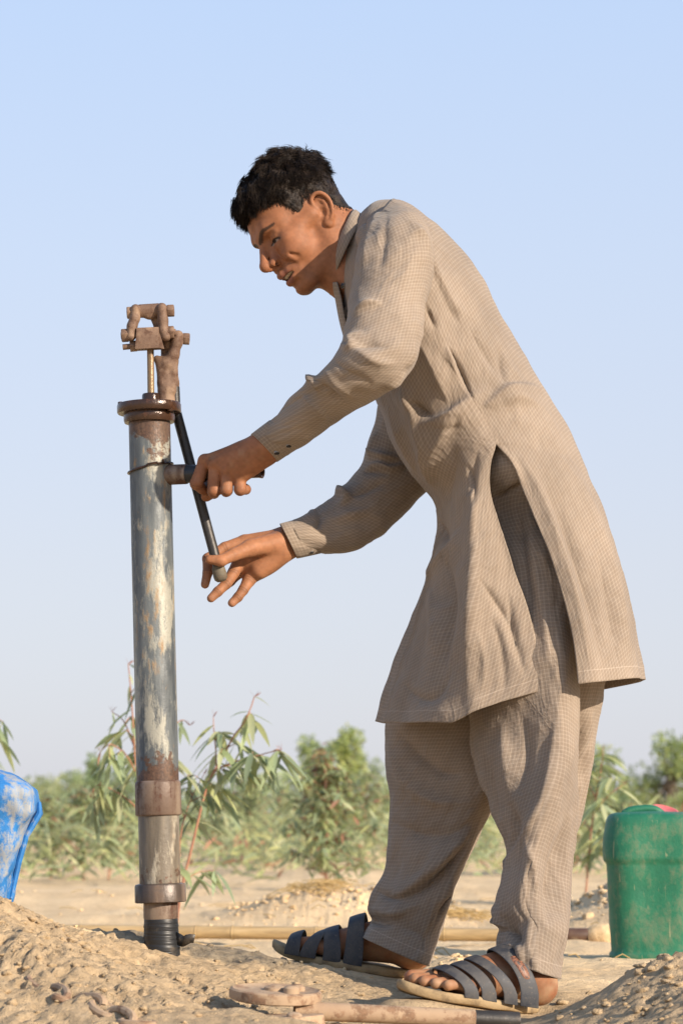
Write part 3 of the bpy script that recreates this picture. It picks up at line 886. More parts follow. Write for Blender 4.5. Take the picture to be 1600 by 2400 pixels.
def K4(*p): return [((700 + x / 2.613) * 0.98, (440 + y / 2.613) * 0.98) for x, y in p]
def K5(*p): return [((860 + x / 2.24) * 0.98, (1000 + y / 2.24) * 0.98) for x, y in p]
def K6(*p): return [((600 + x / 1.8447) * 0.98, (1650 + y / 1.8447) * 0.98) for x, y in p]

def crumple(v, f, amp, seed, stretch=(1, 1, 0.55)):
    """thin crooked creases in patches, drawn out along the hang of the cloth"""
    n = normals_of(v, f)
    q = v * np.array(stretch)
    a = (1 - np.abs(fbm(q * 13 + seed, 2, seed))) ; b_ = (1 - np.abs(fbm(q * 27 + 2 * seed, 2, seed + 3)))
    pat = np.clip(0.35 + 0.9 * vnoise(v * 5, seed + 7), 0, 1)
    d = amp * (np.clip(a, 0, 1) ** 4 * 1.0 + 0.45 * np.clip(b_, 0, 1) ** 4) * pat
    return v + n * (d - amp * 0.3 * pat)[:, None]
def set_hem(o, d):
    at_ = o.data.attributes.new('hem', 'FLOAT', 'POINT'); at_.data.foreach_set('value', np.asarray(d, np.float32))
def solid(o, th=0.0016, off=0.0):
    m = o.modifiers.new('thickness', 'SOLIDIFY'); m.thickness = th; m.offset = off
    return o

# ------------------------------------------------------------------ tunic: front and back sheets, open at the sides below the slit
YC = 0.02
# F front outline, B back outline, N side seam, ry half width
rows = [  # Fx, Fy, Bx, By, Nx, Ny, ry
    (776, 642, 824, 502, 802, 566, 0.062),
    (781, 672, 858, 474, 826, 572, 0.105),
    (787, 706, 910, 468, 856, 590, 0.145),
    (795, 745, 985, 511, 898, 628, 0.172),
    (812, 800, 1085, 617, 952, 706, 0.182),
    (836, 862, 1160, 752, 1005, 796, 0.176),
    (870, 940, 1250, 902, 1066, 894, 0.166),
    (915, 1040, 1300, 977, 1110, 962, 0.164),
    (960, 1105, 1332, 1052, 1138, 1020, 0.168),
]
front = rows + [
    (994, 1142, 0, 0, 1127, 1062, 0.171), (1003, 1205, 0, 0, 1126, 1130, 0.174), (995, 1275, 0, 0, 1146, 1205, 0.176),
    (976, 1335, 0, 0, 1178, 1295, 0.180), (944, 1425, 0, 0, 1213, 1395, 0.184), (908, 1525, 0, 0, 1238, 1500, 0.187), (873, 1655, 0, 0, 1251, 1584, 0.190)]
back = rows + [
    (0, 0, 1352, 1105, 1172, 1062, 0.172), (0, 0, 1375, 1158, 1194, 1112, 0.176), (0, 0, 1400, 1238, 1226, 1192, 0.184),
    (0, 0, 1424, 1320, 1262, 1282, 0.192), (0, 0, 1446, 1392, 1290, 1372, 0.198), (0, 0, 1464, 1470, 1312, 1462, 0.203), (0, 0, 1483, 1561, 1326, 1573, 0.208)]
NR, NC, NT = 300, 190, 143
def sheet(st, is_front):
    ns = len(st); nrow = len(rows)
    E, S, FR = [], [], []
    for k, (fx, fy, bx, by, nx, ny, ry) in enumerate(st):
        C = D(nx, ny, YC)
        # seam point as the camera sees it lies nearer: move the centre so that the near edge projects on (nx, ny)
        Nn = D(nx, ny, YC - ry); C = Nn + np.array([0, ry, 0])
        E.append(D(fx, fy, YC) - C if is_front else D(bx, by, YC) - C)
        S.append(np.concatenate([C, [ry]]))
        FR.append(float(np.clip((nx - 1080.0) / (nx - fx), 0.2, 0.6)) if is_front else 0.4)
    E = np.array(E); S = np.array(S); FR = np.array(FR)
    t = np.arange(ns, dtype=float)
    L = np.linalg.norm(np.diff(S[:, :3] + E * 0.5, axis=0), axis=1); t = np.concatenate([[0], np.cumsum(L)])
    q = np.concatenate([np.linspace(0, t[nrow - 1], NT), np.linspace(t[nrow - 1], t[-1], NR - NT + 1)[1:]])
    r = catmull(t, np.concatenate([S, E], 1), q)
    th = np.linspace(0, math.pi, NC)
    # below the slit the sheets hang flatter at the edges
    ds = np.clip((q - t[nrow - 1]) / (t[-1] - t[nrow - 1]), 0, 1)
    s_ = np.sin(th)[None] * np.ones((NR, 1)); c_ = np.cos(th)[None] * np.ones((NR, 1))
    if is_front:
        # the hanging front turns a corner along one long fold: flat towards the slit, falling away towards the belly
        fr = catmull(t, FR, q)
        g_ = np.where(s_ < fr, 0.94 + 0.10 * s_ / fr, 1.04 * (1 - np.clip((s_ - fr) / (1 - fr), 0, 1) ** 1.15))
        kern = np.hanning(9); kern /= kern.sum()
        g_ = np.stack([np.convolve(np.pad(x_, 4, mode='edge'), kern, 'valid') for x_ in g_])
        g_ = np.where(th[None] < math.pi / 2, g_, -g_)
        mid_ = np.abs(th - math.pi / 2)[None] < 0.35
        wz = 0.9 * sstep(ds, 0.0, 0.30)[:, None] * np.where(mid_, sstep(np.abs(th - math.pi / 2)[None], 0.0, 0.35), 1.0)
        c_ = c_ * (1 - wz) + g_ * wz
    G = r[:, None, :3] + r[:, None, 4:7] * s_[..., None] + np.array([0, -1.0, 0]) * (r[:, 3:4] * c_)[..., None]
    if is_front:
        for _ in range(3):
            Gs = G.copy(); Gs[:, 2:-2] = (G[:, :-4] + 2 * G[:, 1:-3] + 3 * G[:, 2:-2] + 2 * G[:, 3:-1] + G[:, 4:]) / 9
            wv_ = sstep(ds, 0.0, 0.2)[:, None, None] * (np.abs(th - math.pi / 2) < 0.55)[None, :, None]
            G = G * (1 - wv_) + Gs * wv_
    return G, ds
Gf, dsf = sheet(front, True)
Gb, dsb = sheet(back, False)
ff = grid_faces(NR, NC); fb = grid_faces(NR, NC)[:, ::-1]
def hang_folds(G, ds, seed, amp, freq):
    """lengthwise folds that grow towards the hem"""
    nr, nc = G.shape[:2]
    v = G.reshape(-1, 3); f = grid_faces(nr, nc); n = normals_of(v, f).reshape(nr, nc, 3)
    u = np.linspace(0, 1, nc)[None] + 0.02 * np.sin(ds[:, None] * 5)
    ph = np.stack([(u * freq).ravel(), (0.9 * ds[:, None] * np.ones((1, nc))).ravel(), np.zeros(nr * nc)], 1)
    w = vnoise(ph, seed).reshape(nr, nc)
    return G + n * (amp * w * sstep(ds, 0.05, 0.9)[:, None])[..., None]
u_ = np.linspace(0, 1, NC)
xh_ = 1251 - 378 * np.sin(np.pi * u_)
drop_ = np.interp(xh_, [873, 900, 950, 1040, 1075, 1150, 1251], [5, 12, 24, 40, 24, 11, 0]) / 1350.0 * np.where(u_ < 0.5, 1.0, 0.4 + 0.6 * np.clip(1 - (u_ - 0.5) / 0.2, 0, 1))
Gf[:, :, 2] -= sstep(dsf, 0.30, 1.0)[:, None] * drop_[None]
Gf = hang_folds(Gf, dsf, 11, 0.013, 9)
Gb = hang_folds(Gb, dsb, 12, -0.013, 8)
uvf, uvb = uv_grid(Gf, NC // 2), uv_grid(Gb, NC // 2)
vf, vb = Gf.reshape(-1, 3), Gb.reshape(-1, 3)
out_f = np.sum(normals_of(vf, ff)[:NC * 60].reshape(-1, NC, 3)[:, 0, 1]) < 0
if not out_f: ff = ff[:, ::-1]; fb = fb[:, ::-1]
FRONT = [
    # waist: the skirt blouses out below a tuck
    (K4((735, 1440), (850, 1415), (980, 1360), (1080, 1325), (1180, 1290), (1270, 1205)), 20, 0.016, 0.45, 1.8),
    (K4((690, 1300), (760, 1370), (830, 1400)), 9, -0.010, 1, 1),
    (K4((720, 1440), (780, 1560), (790, 1700), (800, 1830)), 16, 0.010, 1.2, 0.7),
    (K4((1060, 1370), (940, 1450), (870, 1560), (830, 1680), (850, 1820)), 22, 0.009, 0.6, 1.5),
    (K4((900, 1500), (960, 1450), (1010, 1400)), 8, -0.006, 1, 1),
    (K4((640, 1230), (680, 1330), (740, 1500), (770, 1680)), 14, 0.008, 1, 1),
    (K4((540, 1330), (620, 1530), (720, 1750)), 12, 0.006, 1, 1),
    (K4((960, 1560), (950, 1700), (920, 1850), (930, 1990)), 12, -0.006, 1, 1),
    (K4((1100, 1600), (1060, 1750), (1030, 1900)), 9, -0.004, 1, 1),
    # pocket slit and pull lines
    (K4((885, 925), (930, 1010), (965, 1090), (1010, 1200), (1050, 1295)), 4.5, -0.009, 1, 0.6),
    (K4((878, 935), (910, 1020), (945, 1130)), 9, 0.005, 1, 1),
    (K4((760, 690), (830, 850)), 7, -0.006, 1, 1),
    (K4((735, 950), (830, 1120), (930, 1340)), 16, 0.007, 1.4, 0.7),
    (K4((620, 1220), (690, 1370)), 12, 0.006, 1, 1),
    # skirt
    (K5((350, 460), (400, 560), (440, 640)), 10, -0.008, 1, 1),
    (K5((290, 800), (350, 740), (440, 640), (500, 520)), 16, 0.010, 0.8, 1.3),
    (K5((560, 560), (540, 800), (525, 1100), (530, 1400), (530, 1500)), 14, 0.007, 1.6, 0.7),
    (K5((430, 650), (430, 900), (400, 1150), (370, 1400)), 15, -0.013, 1, 1),
    (K5((330, 840), (350, 1000), (340, 1200)), 14, 0.007, 1, 1),
    (K5((180, 1330), (260, 1420), (350, 1420), (420, 1300), (450, 1150)), 13, -0.008, 1, 1),
    (K5((570, 780), (660, 900), (740, 1040), (760, 1180)), 8, -0.006, 1, 1),
    (K5((740, 880), (770, 1080), (830, 1320)), 9, -0.008, 1, 1),
    (K5((640, 980), (700, 1150), (720, 1350), (700, 1440)), 9, -0.005, 1, 1),
    (K5((560, 1050), (610, 1230), (600, 1400)), 9, 0.005, 1, 1),
    (K5((660, 380), (720, 560), (790, 800)), 8, 0.005, 1, 1),
    (K5((520, 190), (560, 330), (540, 420)), 10, -0.006, 1, 1),
]
BACK = [
    (K4((1100, 1325), (1180, 1290), (1270, 1228), (1380, 1208), (1500, 1250)), 15, 0.010, 0.45, 1.7),
    (K4((1230, 960), (1240, 1090), (1260, 1210)), 9, -0.006, 1, 1),
    (K4((1040, 860), (1130, 1010), (1220, 1160)), 10, -0.004, 1, 1),
    (K4((800, 330), (830, 480), (900, 640), (1010, 800)), 13, 0.006, 1, 1),
    (K4((800, 470), (900, 700), (1000, 870)), 13, -0.004, 1, 1),
    (K4((1250, 1210), (1360, 1200), (1450, 1230)), 12, -0.005, 1, 1),
    (K4((1180, 1330), (1330, 1290), (1480, 1330)), 16, 0.006, 1, 1),
    (K5((780, 120), (900, 330), (1010, 640), (1110, 980), (1170, 1280)), 16, 0.008, 1, 1),
    (K5((900, 260), (1060, 620), (1180, 1000), (1240, 1290)), 14, -0.007, 1, 1),
    (K5((1060, 150), (1200, 520), (1310, 880), (1390, 1280)), 20, 0.009, 1, 1),
    (K5((1200, 640), (1270, 980), (1320, 1280)), 12, -0.005, 1, 1),
    (K5((690, 90), (760, 190), (820, 310)), 7, 0.004, 1, 1),
]
vf = cloth_noise(vf, ff, uvf, 0.0035, 14, 6, 61)
vb = cloth_noise(vb, fb, uvb, 0.0030, 12, 5, 62)
vf = crumple(vf, ff, 0.0030, 201); vb = crumple(vb, fb, 0.0026, 202)
vf2 = sculpt(vf, ff, FRONT + BACK[1:4]); vb2 = sculpt(vb, fb, BACK + FRONT[9:13])
Gf2, Gb2 = vf2.reshape(NR, NC, 3), vb2.reshape(NR, NC, 3)
for col_ in (0, NC - 1):
    avg = (Gf2[:NT, col_] + Gb2[:NT, col_]) / 2
    for k in range(18):
        wgt = 1 - k / 18.0
        c_ = k if col_ == 0 else NC - 1 - k
        Gf2[:NT, c_] += (avg - Gf2[:NT, col_]) * wgt if k else 0
        Gb2[:NT, c_] += (avg - Gb2[:NT, col_]) * wgt if k else 0
    Gf2[:NT, col_] = avg; Gb2[:NT, col_] = avg
tv = np.concatenate([Gf2.reshape(-1, 3), Gb2.reshape(-1, 3)]); tf = np.concatenate([ff, fb + NR * NC]); tuv = np.concatenate([uvf, uvb + [1.003, 0]])
tunic = mesh_obj('tunic', tv, tf, m_cloth, uv=tuv)
hd_ = []
for uvx in (uvf, uvb):
    vv_ = uvx[:, 1].reshape(NR, NC); dh = vv_[-1:] - vv_
    Gx = Gf if uvx is uvf else Gb
    ed = np.minimum(np.linalg.norm(Gx - Gx[:, :1], axis=2), np.linalg.norm(Gx - Gx[:, -1:], axis=2)) + 0.009
    ed[:] = 1.0
    hd_.append(np.minimum(dh, ed).ravel())
set_hem(tunic, np.concatenate(hd_))
tunic['label'] = 'tan checked tunic with open side slits'
bm = bmesh.new(); bm.from_mesh(tunic.data)
bmesh.ops.remove_doubles(bm, verts=bm.verts, dist=0.00005)
bm.to_mesh(tunic.data); bm.free()
solid(tunic); put(tunic, PERSON)

# ------------------------------------------------------------------ sleeves
def sleeve(st, strokes, seed, name='sleeve', nr=170, nc=96):
    G = tube_from_pairs(st, nr, nc)
    f = grid_faces(nr, nc, True)
    if orient_out(G): f = f[:, ::-1]
    uv = uv_grid(G, 0, True)
    v = cloth_noise(G.reshape(-1, 3), f, uv * [0, 1] + np.stack([np.tile(np.cos(np.linspace(0, 2 * np.pi, nc, endpoint=False)) * 0.06, nr), np.zeros(nr * nc)], 1), 0.004, 16, 16, seed)
    v = crumple(v, f, 0.0034, seed + 140, (1, 1, 1))
    v = sculpt(v, f, strokes)
    o = mesh_obj(name, v, f, m_cloth, uv=uv)
    o.parent = tunic
    return solid(o), G
SLN = [
    (822, 540, 905, 466, -0.066, 0.05), (816, 568, 955, 490, -0.117, 0.068), (814, 600, 985, 556, -0.150, 0.074), (811, 650, 990, 640, -0.170, 0.074),
    (801, 705, 977, 722, -0.200, 0.072), (794, 750, 965, 786, -0.224, 0.070), (785, 786, 948, 842, -0.242, 0.069), (762, 822, 915, 884, -0.245, 0.067),
    (735, 862, 868, 913, -0.228, 0.062), (699, 888, 800, 948, -0.196, 0.054), (660, 925, 738, 994, -0.157, 0.047), (628, 957, 694, 1024, -0.133, 0.040), (596, 986, 654, 1046, -0.105, 0.034)]
near_folds = [
    (K4((350, 800), (370, 755), (440, 715), (520, 720)), 9, 0.009, 1.3, 0.6),
    (K4((255, 950), (300, 985), (330, 975), (330, 930), (400, 880)), 10, 0.010, 1, 1),
    (K4((300, 1010), (420, 960), (560, 980)), 9, -0.006, 1, 1),
    (K4((320, 970), (460, 1060), (600, 1080)), 12, 0.006, 1, 1),
    (K4((0, 1210), (60, 1170), (110, 1200), (130, 1260)), 9, 0.010, 1, 0.8),
    (K4((120, 1180), (200, 1250), (310, 1340)), 9, -0.006, 1, 1),
    (K4((150, 1110), (240, 1210), (390, 1290)), 10, 0.006, 1, 1),
    (K4((200, 1040), (300, 1130), (460, 1200)), 9, -0.005, 1, 1),
    (K4((20, 1260), (100, 1330), (180, 1420)), 10, 0.007, 1, 1),
    (K4((480, 140), (430, 300), (400, 460), (370, 560)), 9, 0.005, 1, 1),
    (K4((420, 140), (390, 300), (350, 470)), 7, -0.005, 1, 1),
    (K4((540, 130), (520, 330), (490, 560)), 10, -0.004, 1, 1),
    (K4((640, 180), (760, 300), (800, 420)), 9, 0.006, 1, 1),
    (K4((650, 1130), (600, 1180), (520, 1240)), 9, 0.006, 1, 1),
    (K4((700, 950), (690, 1040), (660, 1110)), 9, 0.005, 1, 1),
]
sl_n, Gn = sleeve(SLN, near_folds, 71)
SLF = [
    (905, 640, 1010, 700, 0.145, 0.05), (885, 760, 1010, 800, 0.175, 0.070), (864, 940, 990, 985, 0.180, 0.070), (851, 1008, 987, 1070, 0.178, 0.068), (836, 1060, 976, 1124, 0.172, 0.066),
    (800, 1104, 940, 1162, 0.160, 0.062), (763, 1140, 892, 1208, 0.142, 0.058), (737, 1166, 842, 1248, 0.122, 0.052), (715, 1178, 790, 1268, 0.104, 0.046), (695, 1188, 742, 1268, 0.088, 0.040), (664, 1200, 702, 1276, 0.078, 0.0345)]
far_folds = [
    (K4((410, 1600), (500, 1640), (620, 1660)), 9, 0.009, 1, 1),
    (K4((400, 1720), (480, 1700), (560, 1720), (650, 1690)), 9, 0.009, 0.7, 1.3),
    (K4((390, 1745), (470, 1735), (560, 1760)), 7, -0.007, 1, 1),
    (K4((480, 1480), (450, 1600), (430, 1680)), 8, 0.006, 1, 1),
    (K4((170, 1900), (230, 1860), (290, 1890), (250, 1960)), 9, 0.010, 1, 1),
    (K4((300, 1900), (420, 1850), (540, 1800)), 10, -0.006, 1, 1),
    (K4((180, 2040), (300, 2010), (450, 1960)), 11, 0.006, 1, 1),
    (K4((90, 1960), (130, 2020), (110, 2100)), 7, -0.007, 1, 1),
]
sl_f, Gfar = sleeve(SLF, far_folds, 72)

def cuff(G, k0, ext, name='cuff'):
    """stiff double band round the wrist, slightly larger than the sleeve"""
    nr, nc = G.shape[:2]
    c = G[-1].mean(0); ax = c - G[-14].mean(0); ax /= np.linalg.norm(ax)
    R_ = G[-1] - c
    prof = [(-0.030, 1.03), (-0.0285, 1.075), (-0.010, 1.07), (0.008, 1.06), (ext - 0.0015, 1.05), (ext, 1.03), (ext - 0.002, 0.97), (-0.01, 0.95)]
    rings = np.array([c + ax * h + R_ * s for h, s in prof])
    f = grid_faces(len(prof), nc, True)
    if orient_out(rings[:4]): f = f[:, ::-1]
    du = np.linalg.norm(np.roll(R_, -1, 0) - R_, axis=1); u = np.concatenate([[0], np.cumsum(du)[:-1]])
    uv = np.stack([np.tile(u, len(prof)), np.repeat([p[0] for p in prof], nc)], 1)
    o = mesh_obj(name, rings.reshape(-1, 3), f, m_cloth, uv=uv)
    o.parent = tunic
    return o, c, ax, R_
cuff_n, cn, axn, Rn_ = cuff(Gn, 0, 0.022)
cuff_f, cf, axf, Rf_ = cuff(Gfar, 0, 0.018)

# buttons: dark domed snaps with a pale rim
m_btn, nt, b = new_mat('snap_button'); b.inputs['Base Color'].default_value = (0.012, 0.011, 0.012, 1); b.inputs['Roughness'].default_value = 0.25
m_rim, nt, b = new_mat('snap_rim'); b.inputs['Base Color'].default_value = (0.30, 0.28, 0.25, 1); b.inputs['Metallic'].default_value = 0.6; b.inputs['Roughness'].default_value = 0.35
def button(p, nrm, r=0.0052, parent=None):
    n = np.array(nrm, float); n /= np.linalg.norm(n)
    mb = MB(); mb.lathe(p - n * 0.002, n, [(0, r), (0.0024, r), (0.0030, r * 0.95), (0.0030, r * 0.88), (0.002, r * 0.84)], 20)
    o = mb.build('button', m_rim, None, True)
    mc = MB(); mc.lathe(p - n * 0.001, n, [(0, r * 0.87), (0.0022, r * 0.86), (0.0034, r * 0.6), (0.0038, 0.0001)], 18)
    c = mc.build('button_cap', m_btn, None, True)
    o.parent = parent
    c.parent = o
    return o
def on_surface(G, xd, yd):
    pr = proj(G.reshape(-1, 3)); v = G.reshape(-1, 3)
    d = np.linalg.norm(pr - [xd, yd], axis=1) + 400 * (v[:, 1] - v[:, 1].min())
    return v[np.argmin(d)]
for xy in ((636, 1040), (663, 1024)):
    pts = (cn + Rn_ * 1.065)[None] + axn * np.linspace(-0.028, 0.02, 30)[:, None, None]
    p = on_surface(pts, *xy)
    nn = p - cn; nn -= axn * (nn @ axn)
    button(p, nn, 0.0052, tunic)
for xy, up in (((690, 1275), 0), ((716, 1268), 0)):
    pts = (cf + Rf_ * 1.06)[None] + axf * np.linspace(-0.028, 0.016, 30)[:, None, None]
    pr = proj(pts.reshape(-1, 3)); p = pts.reshape(-1, 3)[np.argmin(np.linalg.norm(pr - xy, axis=1))]
    nn = p - cf; nn -= axf * (nn @ axf); button(p, nn, 0.0042, tunic)

# ------------------------------------------------------------------ collar and button band
nc = 72
def ring(xf, yf, xb, yb, ry, yc=0.015, dip=0.0):
    A, B = D(xf, yf, yc), D(xb, yb, yc); C = (A + B) / 2; H = (A - B) / 2
    th = np.linspace(0, 2 * math.pi, nc, endpoint=False)     # th=0 front
    g_ = C + np.cos(th)[:, None] * H + np.array([0, -1.0, 0]) * (np.sin(th) * ry)[:, None]
    return g_
cl_r = [ring(776, 646, 826, 504, 0.064), ring(770, 634, 820, 492, 0.060), ring(763, 622, 814, 487, 0.0585), ring(759, 616, 812, 485, 0.060),
        ring(755, 622, 818, 486, 0.066), ring(756, 638, 828, 494, 0.074), ring(762, 660, 838, 508, 0.082)]
cl = np.array(cl_r)
# open at the throat: pull the two leaf points apart and down
th = np.linspace(0, 2 * math.pi, nc, endpoint=False)
thr = np.minimum(th, 2 * math.pi - th)
pt = np.exp(-((thr - 0.42) / 0.22) ** 2)
cl[5] += (pt * 0.006)[:, None] * np.array([-0.5, 0, -0.8]); cl[6] += (pt * 0.012)[:, None] * np.array([-0.4, 0, -1.0])
f = grid_faces(7, nc, True)
drop = np.isin(np.arange(nc), [nc - 1, 0])
f = np.array([q for q in f if not (drop[q % nc].all())])
uvc = np.stack([np.tile(np.linspace(0, 0.4, nc), 7), np.repeat(np.arange(7) * 0.012, nc)], 1)
collar = mesh_obj('collar', cl.reshape(-1, 3), f, m_cloth, uv=uvc)
collar.parent = tunic; solid(collar, 0.0022)
# button band down the chest
bp = [(772, 648), (781, 682), (787, 715), (794, 748), (806, 790)]
bv, bf, buv = [], [], []
for k in range(17):
    x, y = catmull(np.arange(5), np.array(bp), np.array([k / 4.0]))[0]
    for j, yy in enumerate(np.linspace(-0.045, 0.018, 9)):
        bulge = 0.010 * (1 - ((yy + 0.013) / 0.032) ** 2)
        p = D(x + 7, y, yy) + np.array([-bulge - 0.004, 0, 0]); bv.append(p); buv.append((yy, k * 0.006))
band = mesh_obj('button_band', np.array(bv), grid_faces(17, 9), m_cloth, uv=buv)
band.parent = tunic; solid(band, 0.002)
for xy in ((789, 656), (803, 745), (809, 762)):
    p = D(xy[0] - 2, xy[1], -0.048); button(p, (-0.75, -0.65, -0.1), 0.0050, tunic)
# loose end of the button flap
mb = MB()
a0, a1, a2, a3 = D(779, 722, -0.03), D(796, 700, -0.03), D(800, 728, -0.03), D(789, 726, -0.03)
mb.add([a0, a3, a2, a1] + [q + np.array([0, 0.03, 0]) for q in (a0, a3, a2, a1)], [(0, 1, 2, 3), (7, 6, 5, 4), (0, 4, 5, 1), (1, 5, 6, 2), (2, 6, 7, 3), (3, 7, 4, 0)])
fl = mb.build('flap', m_cloth, None); fl.parent = tunic

# ------------------------------------------------------------------ loose trousers
parts_v, parts_f, parts_uv, parts_h = [], [], [], []
def leg(st, strokes, seed, nr, nc, power=2.2, namp=0.006, skew=0.0):
    G = tube_from_pairs(st, nr, nc, power, skew)
    f = grid_faces(nr, nc, True)
    if orient_out(G): f = f[:, ::-1]
    uv = uv_grid(G, 0, True)
    th = np.linspace(0, 2 * np.pi, nc, endpoint=False)
    q = np.stack([np.tile(np.cos(th) * 0.5, nr), np.tile(np.sin(th) * 0.5, nr), uv[:, 1] * 2.2], 1)
    v = G.reshape(-1, 3); n = normals_of(v, f)
    v = v + n * (namp * fbm(q * 4, 3, seed))[:, None]
    v = crumple(v, f, 0.0032, seed + 150)
    v = sculpt(v, f, strokes)
    b0 = sum(len(x) for x in parts_v); vg_ = uv[:, 1].reshape(nr, nc); parts_h.append((vg_[-1:] - vg_).ravel())
    parts_v.append(v); parts_f.append(f + b0); parts_uv.append(uv + [0.37 * len(parts_v), 0.11 * len(parts_v)])
NEAR_LEG = [   # last column: where the fold that faces the camera runs (-1 front edge .. 1 back edge)
    (1030, 985, 1240, 985, 0.00, 0.110, 0), (1060, 1055, 1268, 1055, -0.018, 0.130, 0.1), (1068, 1100, 1272, 1100, -0.022, 0.134, 0.1), (1072, 1160, 1282, 1160, -0.020, 0.100, 0.2), (1078, 1300, 1306, 1300, -0.042, 0.106, 0.45), (1078, 1450, 1316, 1450, -0.050, 0.108, 0.55), (1077, 1575, 1321, 1575, -0.056, 0.114, 0.58),
    (1078, 1650, 1322, 1650, -0.056, 0.120, 0.58), (1090, 1760, 1321, 1760, -0.062, 0.122, 0.50), (1125, 1856, 1318, 1856, -0.074, 0.116, 0.15), (1160, 1945, 1314, 1950, -0.088, 0.106, -0.30),
    (1163, 1975, 1313, 1990, -0.094, 0.102, -0.45), (1145, 2030, 1310, 2040, -0.104, 0.098, -0.40), (1131, 2085, 1305, 2090, -0.110, 0.094, -0.2), (1146, 2120, 1302, 2130, -0.118, 0.088, 0), (1140, 2145, 1298, 2170, -0.120, 0.088, 0), (1133, 2196, 1291, 2249, -0.126, 0.088, 0)]
nl = [
    (K6((1300, 20), (1280, 180), (1250, 360), (1180, 520), (1090, 670), (1040, 800), (1030, 880)), 16, 0.008, 1.6, 0.6),
    (K6((1100, 420), (1120, 560), (1080, 680)), 14, -0.010, 1, 1),
    (K6((1170, 570), (1190, 700), (1215, 830)), 11, 0.006, 1.2, 0.7),
    (K6((1350, 480), (1310, 640), (1270, 820), (1260, 960)), 18, -0.014, 1, 1),
    (K6((1060, 60), (1080, 250), (1100, 440)), 16, 0.008, 1, 1),
    (K6((990, 200), (1020, 380), (1060, 520)), 14, -0.007, 1, 1),
    (K6((1150, 40), (1170, 220), (1130, 400)), 14, -0.008, 1, 1),
    (K6((1020, 860), (1060, 950), (1110, 990)), 12, 0.012, 1, 0.8),
    (K6((1030, 1000), (1080, 975), (1130, 1010), (1110, 1100)), 9, -0.012, 1, 1),
    (K6((1060, 1040), (1140, 1060), (1150, 1150)), 11, 0.009, 1, 1),
    (K6((1190, 900), (1180, 1050), (1220, 1180)), 14, 0.007, 1, 1),
    (K6((1330, 760), (1320, 960), (1310, 1150)), 14, 0.006, 1, 1),
    (K5((635, 385), (720, 345), (800, 305), (850, 280)), 7, -0.012, 0.5, 1.2),
    (K5((850, 420), (880, 700), (930, 1000), (960, 1300)), 14, 0.006, 0.8, 1.2),
    (K5((790, 420), (820, 700), (870, 1000)), 12, -0.008, 1, 1),
]
leg(NEAR_LEG, nl, 81, 320, 170, 1.65, 0.005)
FAR_LEG = [
    (1030, 1000, 1270, 1000, 0.06, 0.12), (1015, 1200, 1330, 1200, 0.10, 0.125), (1000, 1350, 1340, 1350, 0.12, 0.125), (945, 1500, 1300, 1500, 0.13, 0.12), (890, 1650, 1240, 1650, 0.14, 0.12), (889, 1760, 1180, 1760, 0.15, 0.118), (890, 1860, 1126, 1856, 0.16, 0.112), (889, 1950, 1080, 1952, 0.165, 0.105),
    (884, 2010, 1054, 2010, 0.17, 0.100), (856, 2055, 1036, 2050, 0.175, 0.098), (848, 2088, 1024, 2086, 0.178, 0.096), (856, 2112, 1014, 2122, 0.180, 0.094), (842, 2132, 1002, 2160, 0.182, 0.094), (830, 2152, 984, 2216, 0.185, 0.096)]
fl_ = [
    (K6((590, 90), (680, 200), (790, 290), (900, 310)), 16, -0.010, 1, 1),
    (K6((570, 160), (640, 320), (780, 420), (940, 420)), 18, 0.010, 1, 1),
    (K6((570, 500), (700, 560), (850, 560), (960, 480)), 20, -0.008, 1, 1),
    (K6((560, 830), (650, 810), (760, 730), (860, 620), (940, 530)), 15, 0.014, 1.4, 0.6),
    (K6((600, 850), (720, 800), (830, 700), (910, 600)), 11, -0.012, 1, 1),
    (K6((520, 800), (560, 830), (640, 850)), 10, -0.010, 1, 1),
    (K6((490, 880), (600, 900), (720, 860)), 14, 0.008, 1, 1),
    (K6((480, 920), (520, 940), (600, 960)), 9, -0.009, 1, 1),
    (K6((620, 960), (700, 1000), (720, 1080)), 12, -0.006, 1, 1),
    (K6((860, 700), (810, 850), (760, 1000)), 12, 0.010, 0.7, 1.0),
    (K6((800, 820), (760, 960), (710, 1080)), 10, -0.008, 1, 1),
]
leg(FAR_LEG, fl_, 82, 290, 150, 1.7, 0.005, 0.55)
SEAT = [(1040, 1000, 1290, 1000, 0.05, 0.15), (1090, 1250, 1400, 1250, 0.09, 0.15), (1110, 1450, 1402, 1450, 0.11, 0.13), (1130, 1572, 1387, 1572, 0.12, 0.115), (1160, 1700, 1362, 1700, 0.13, 0.095), (1185, 1800, 1342, 1800, 0.13, 0.08), (1225, 1890, 1325, 1890, 0.13, 0.055), (1270, 1945, 1306, 1945, 0.13, 0.02)]
st_ = [(K6((1400, 20), (1395, 250), (1385, 450)), 10, -0.010, 1, 1), (K6((1450, 20), (1430, 250), (1400, 480)), 10, 0.006, 1, 1)]
leg(SEAT, st_, 83, 150, 90)
trs = mesh_obj('trousers', np.concatenate(parts_v), np.concatenate(parts_f), m_cloth, uv=np.concatenate(parts_uv))
parts_h[2][:] = 1.0; set_hem(trs, np.concatenate(parts_h))
trs['label'] = 'loose tan checked trousers'
solid(trs); put(trs, PERSON)
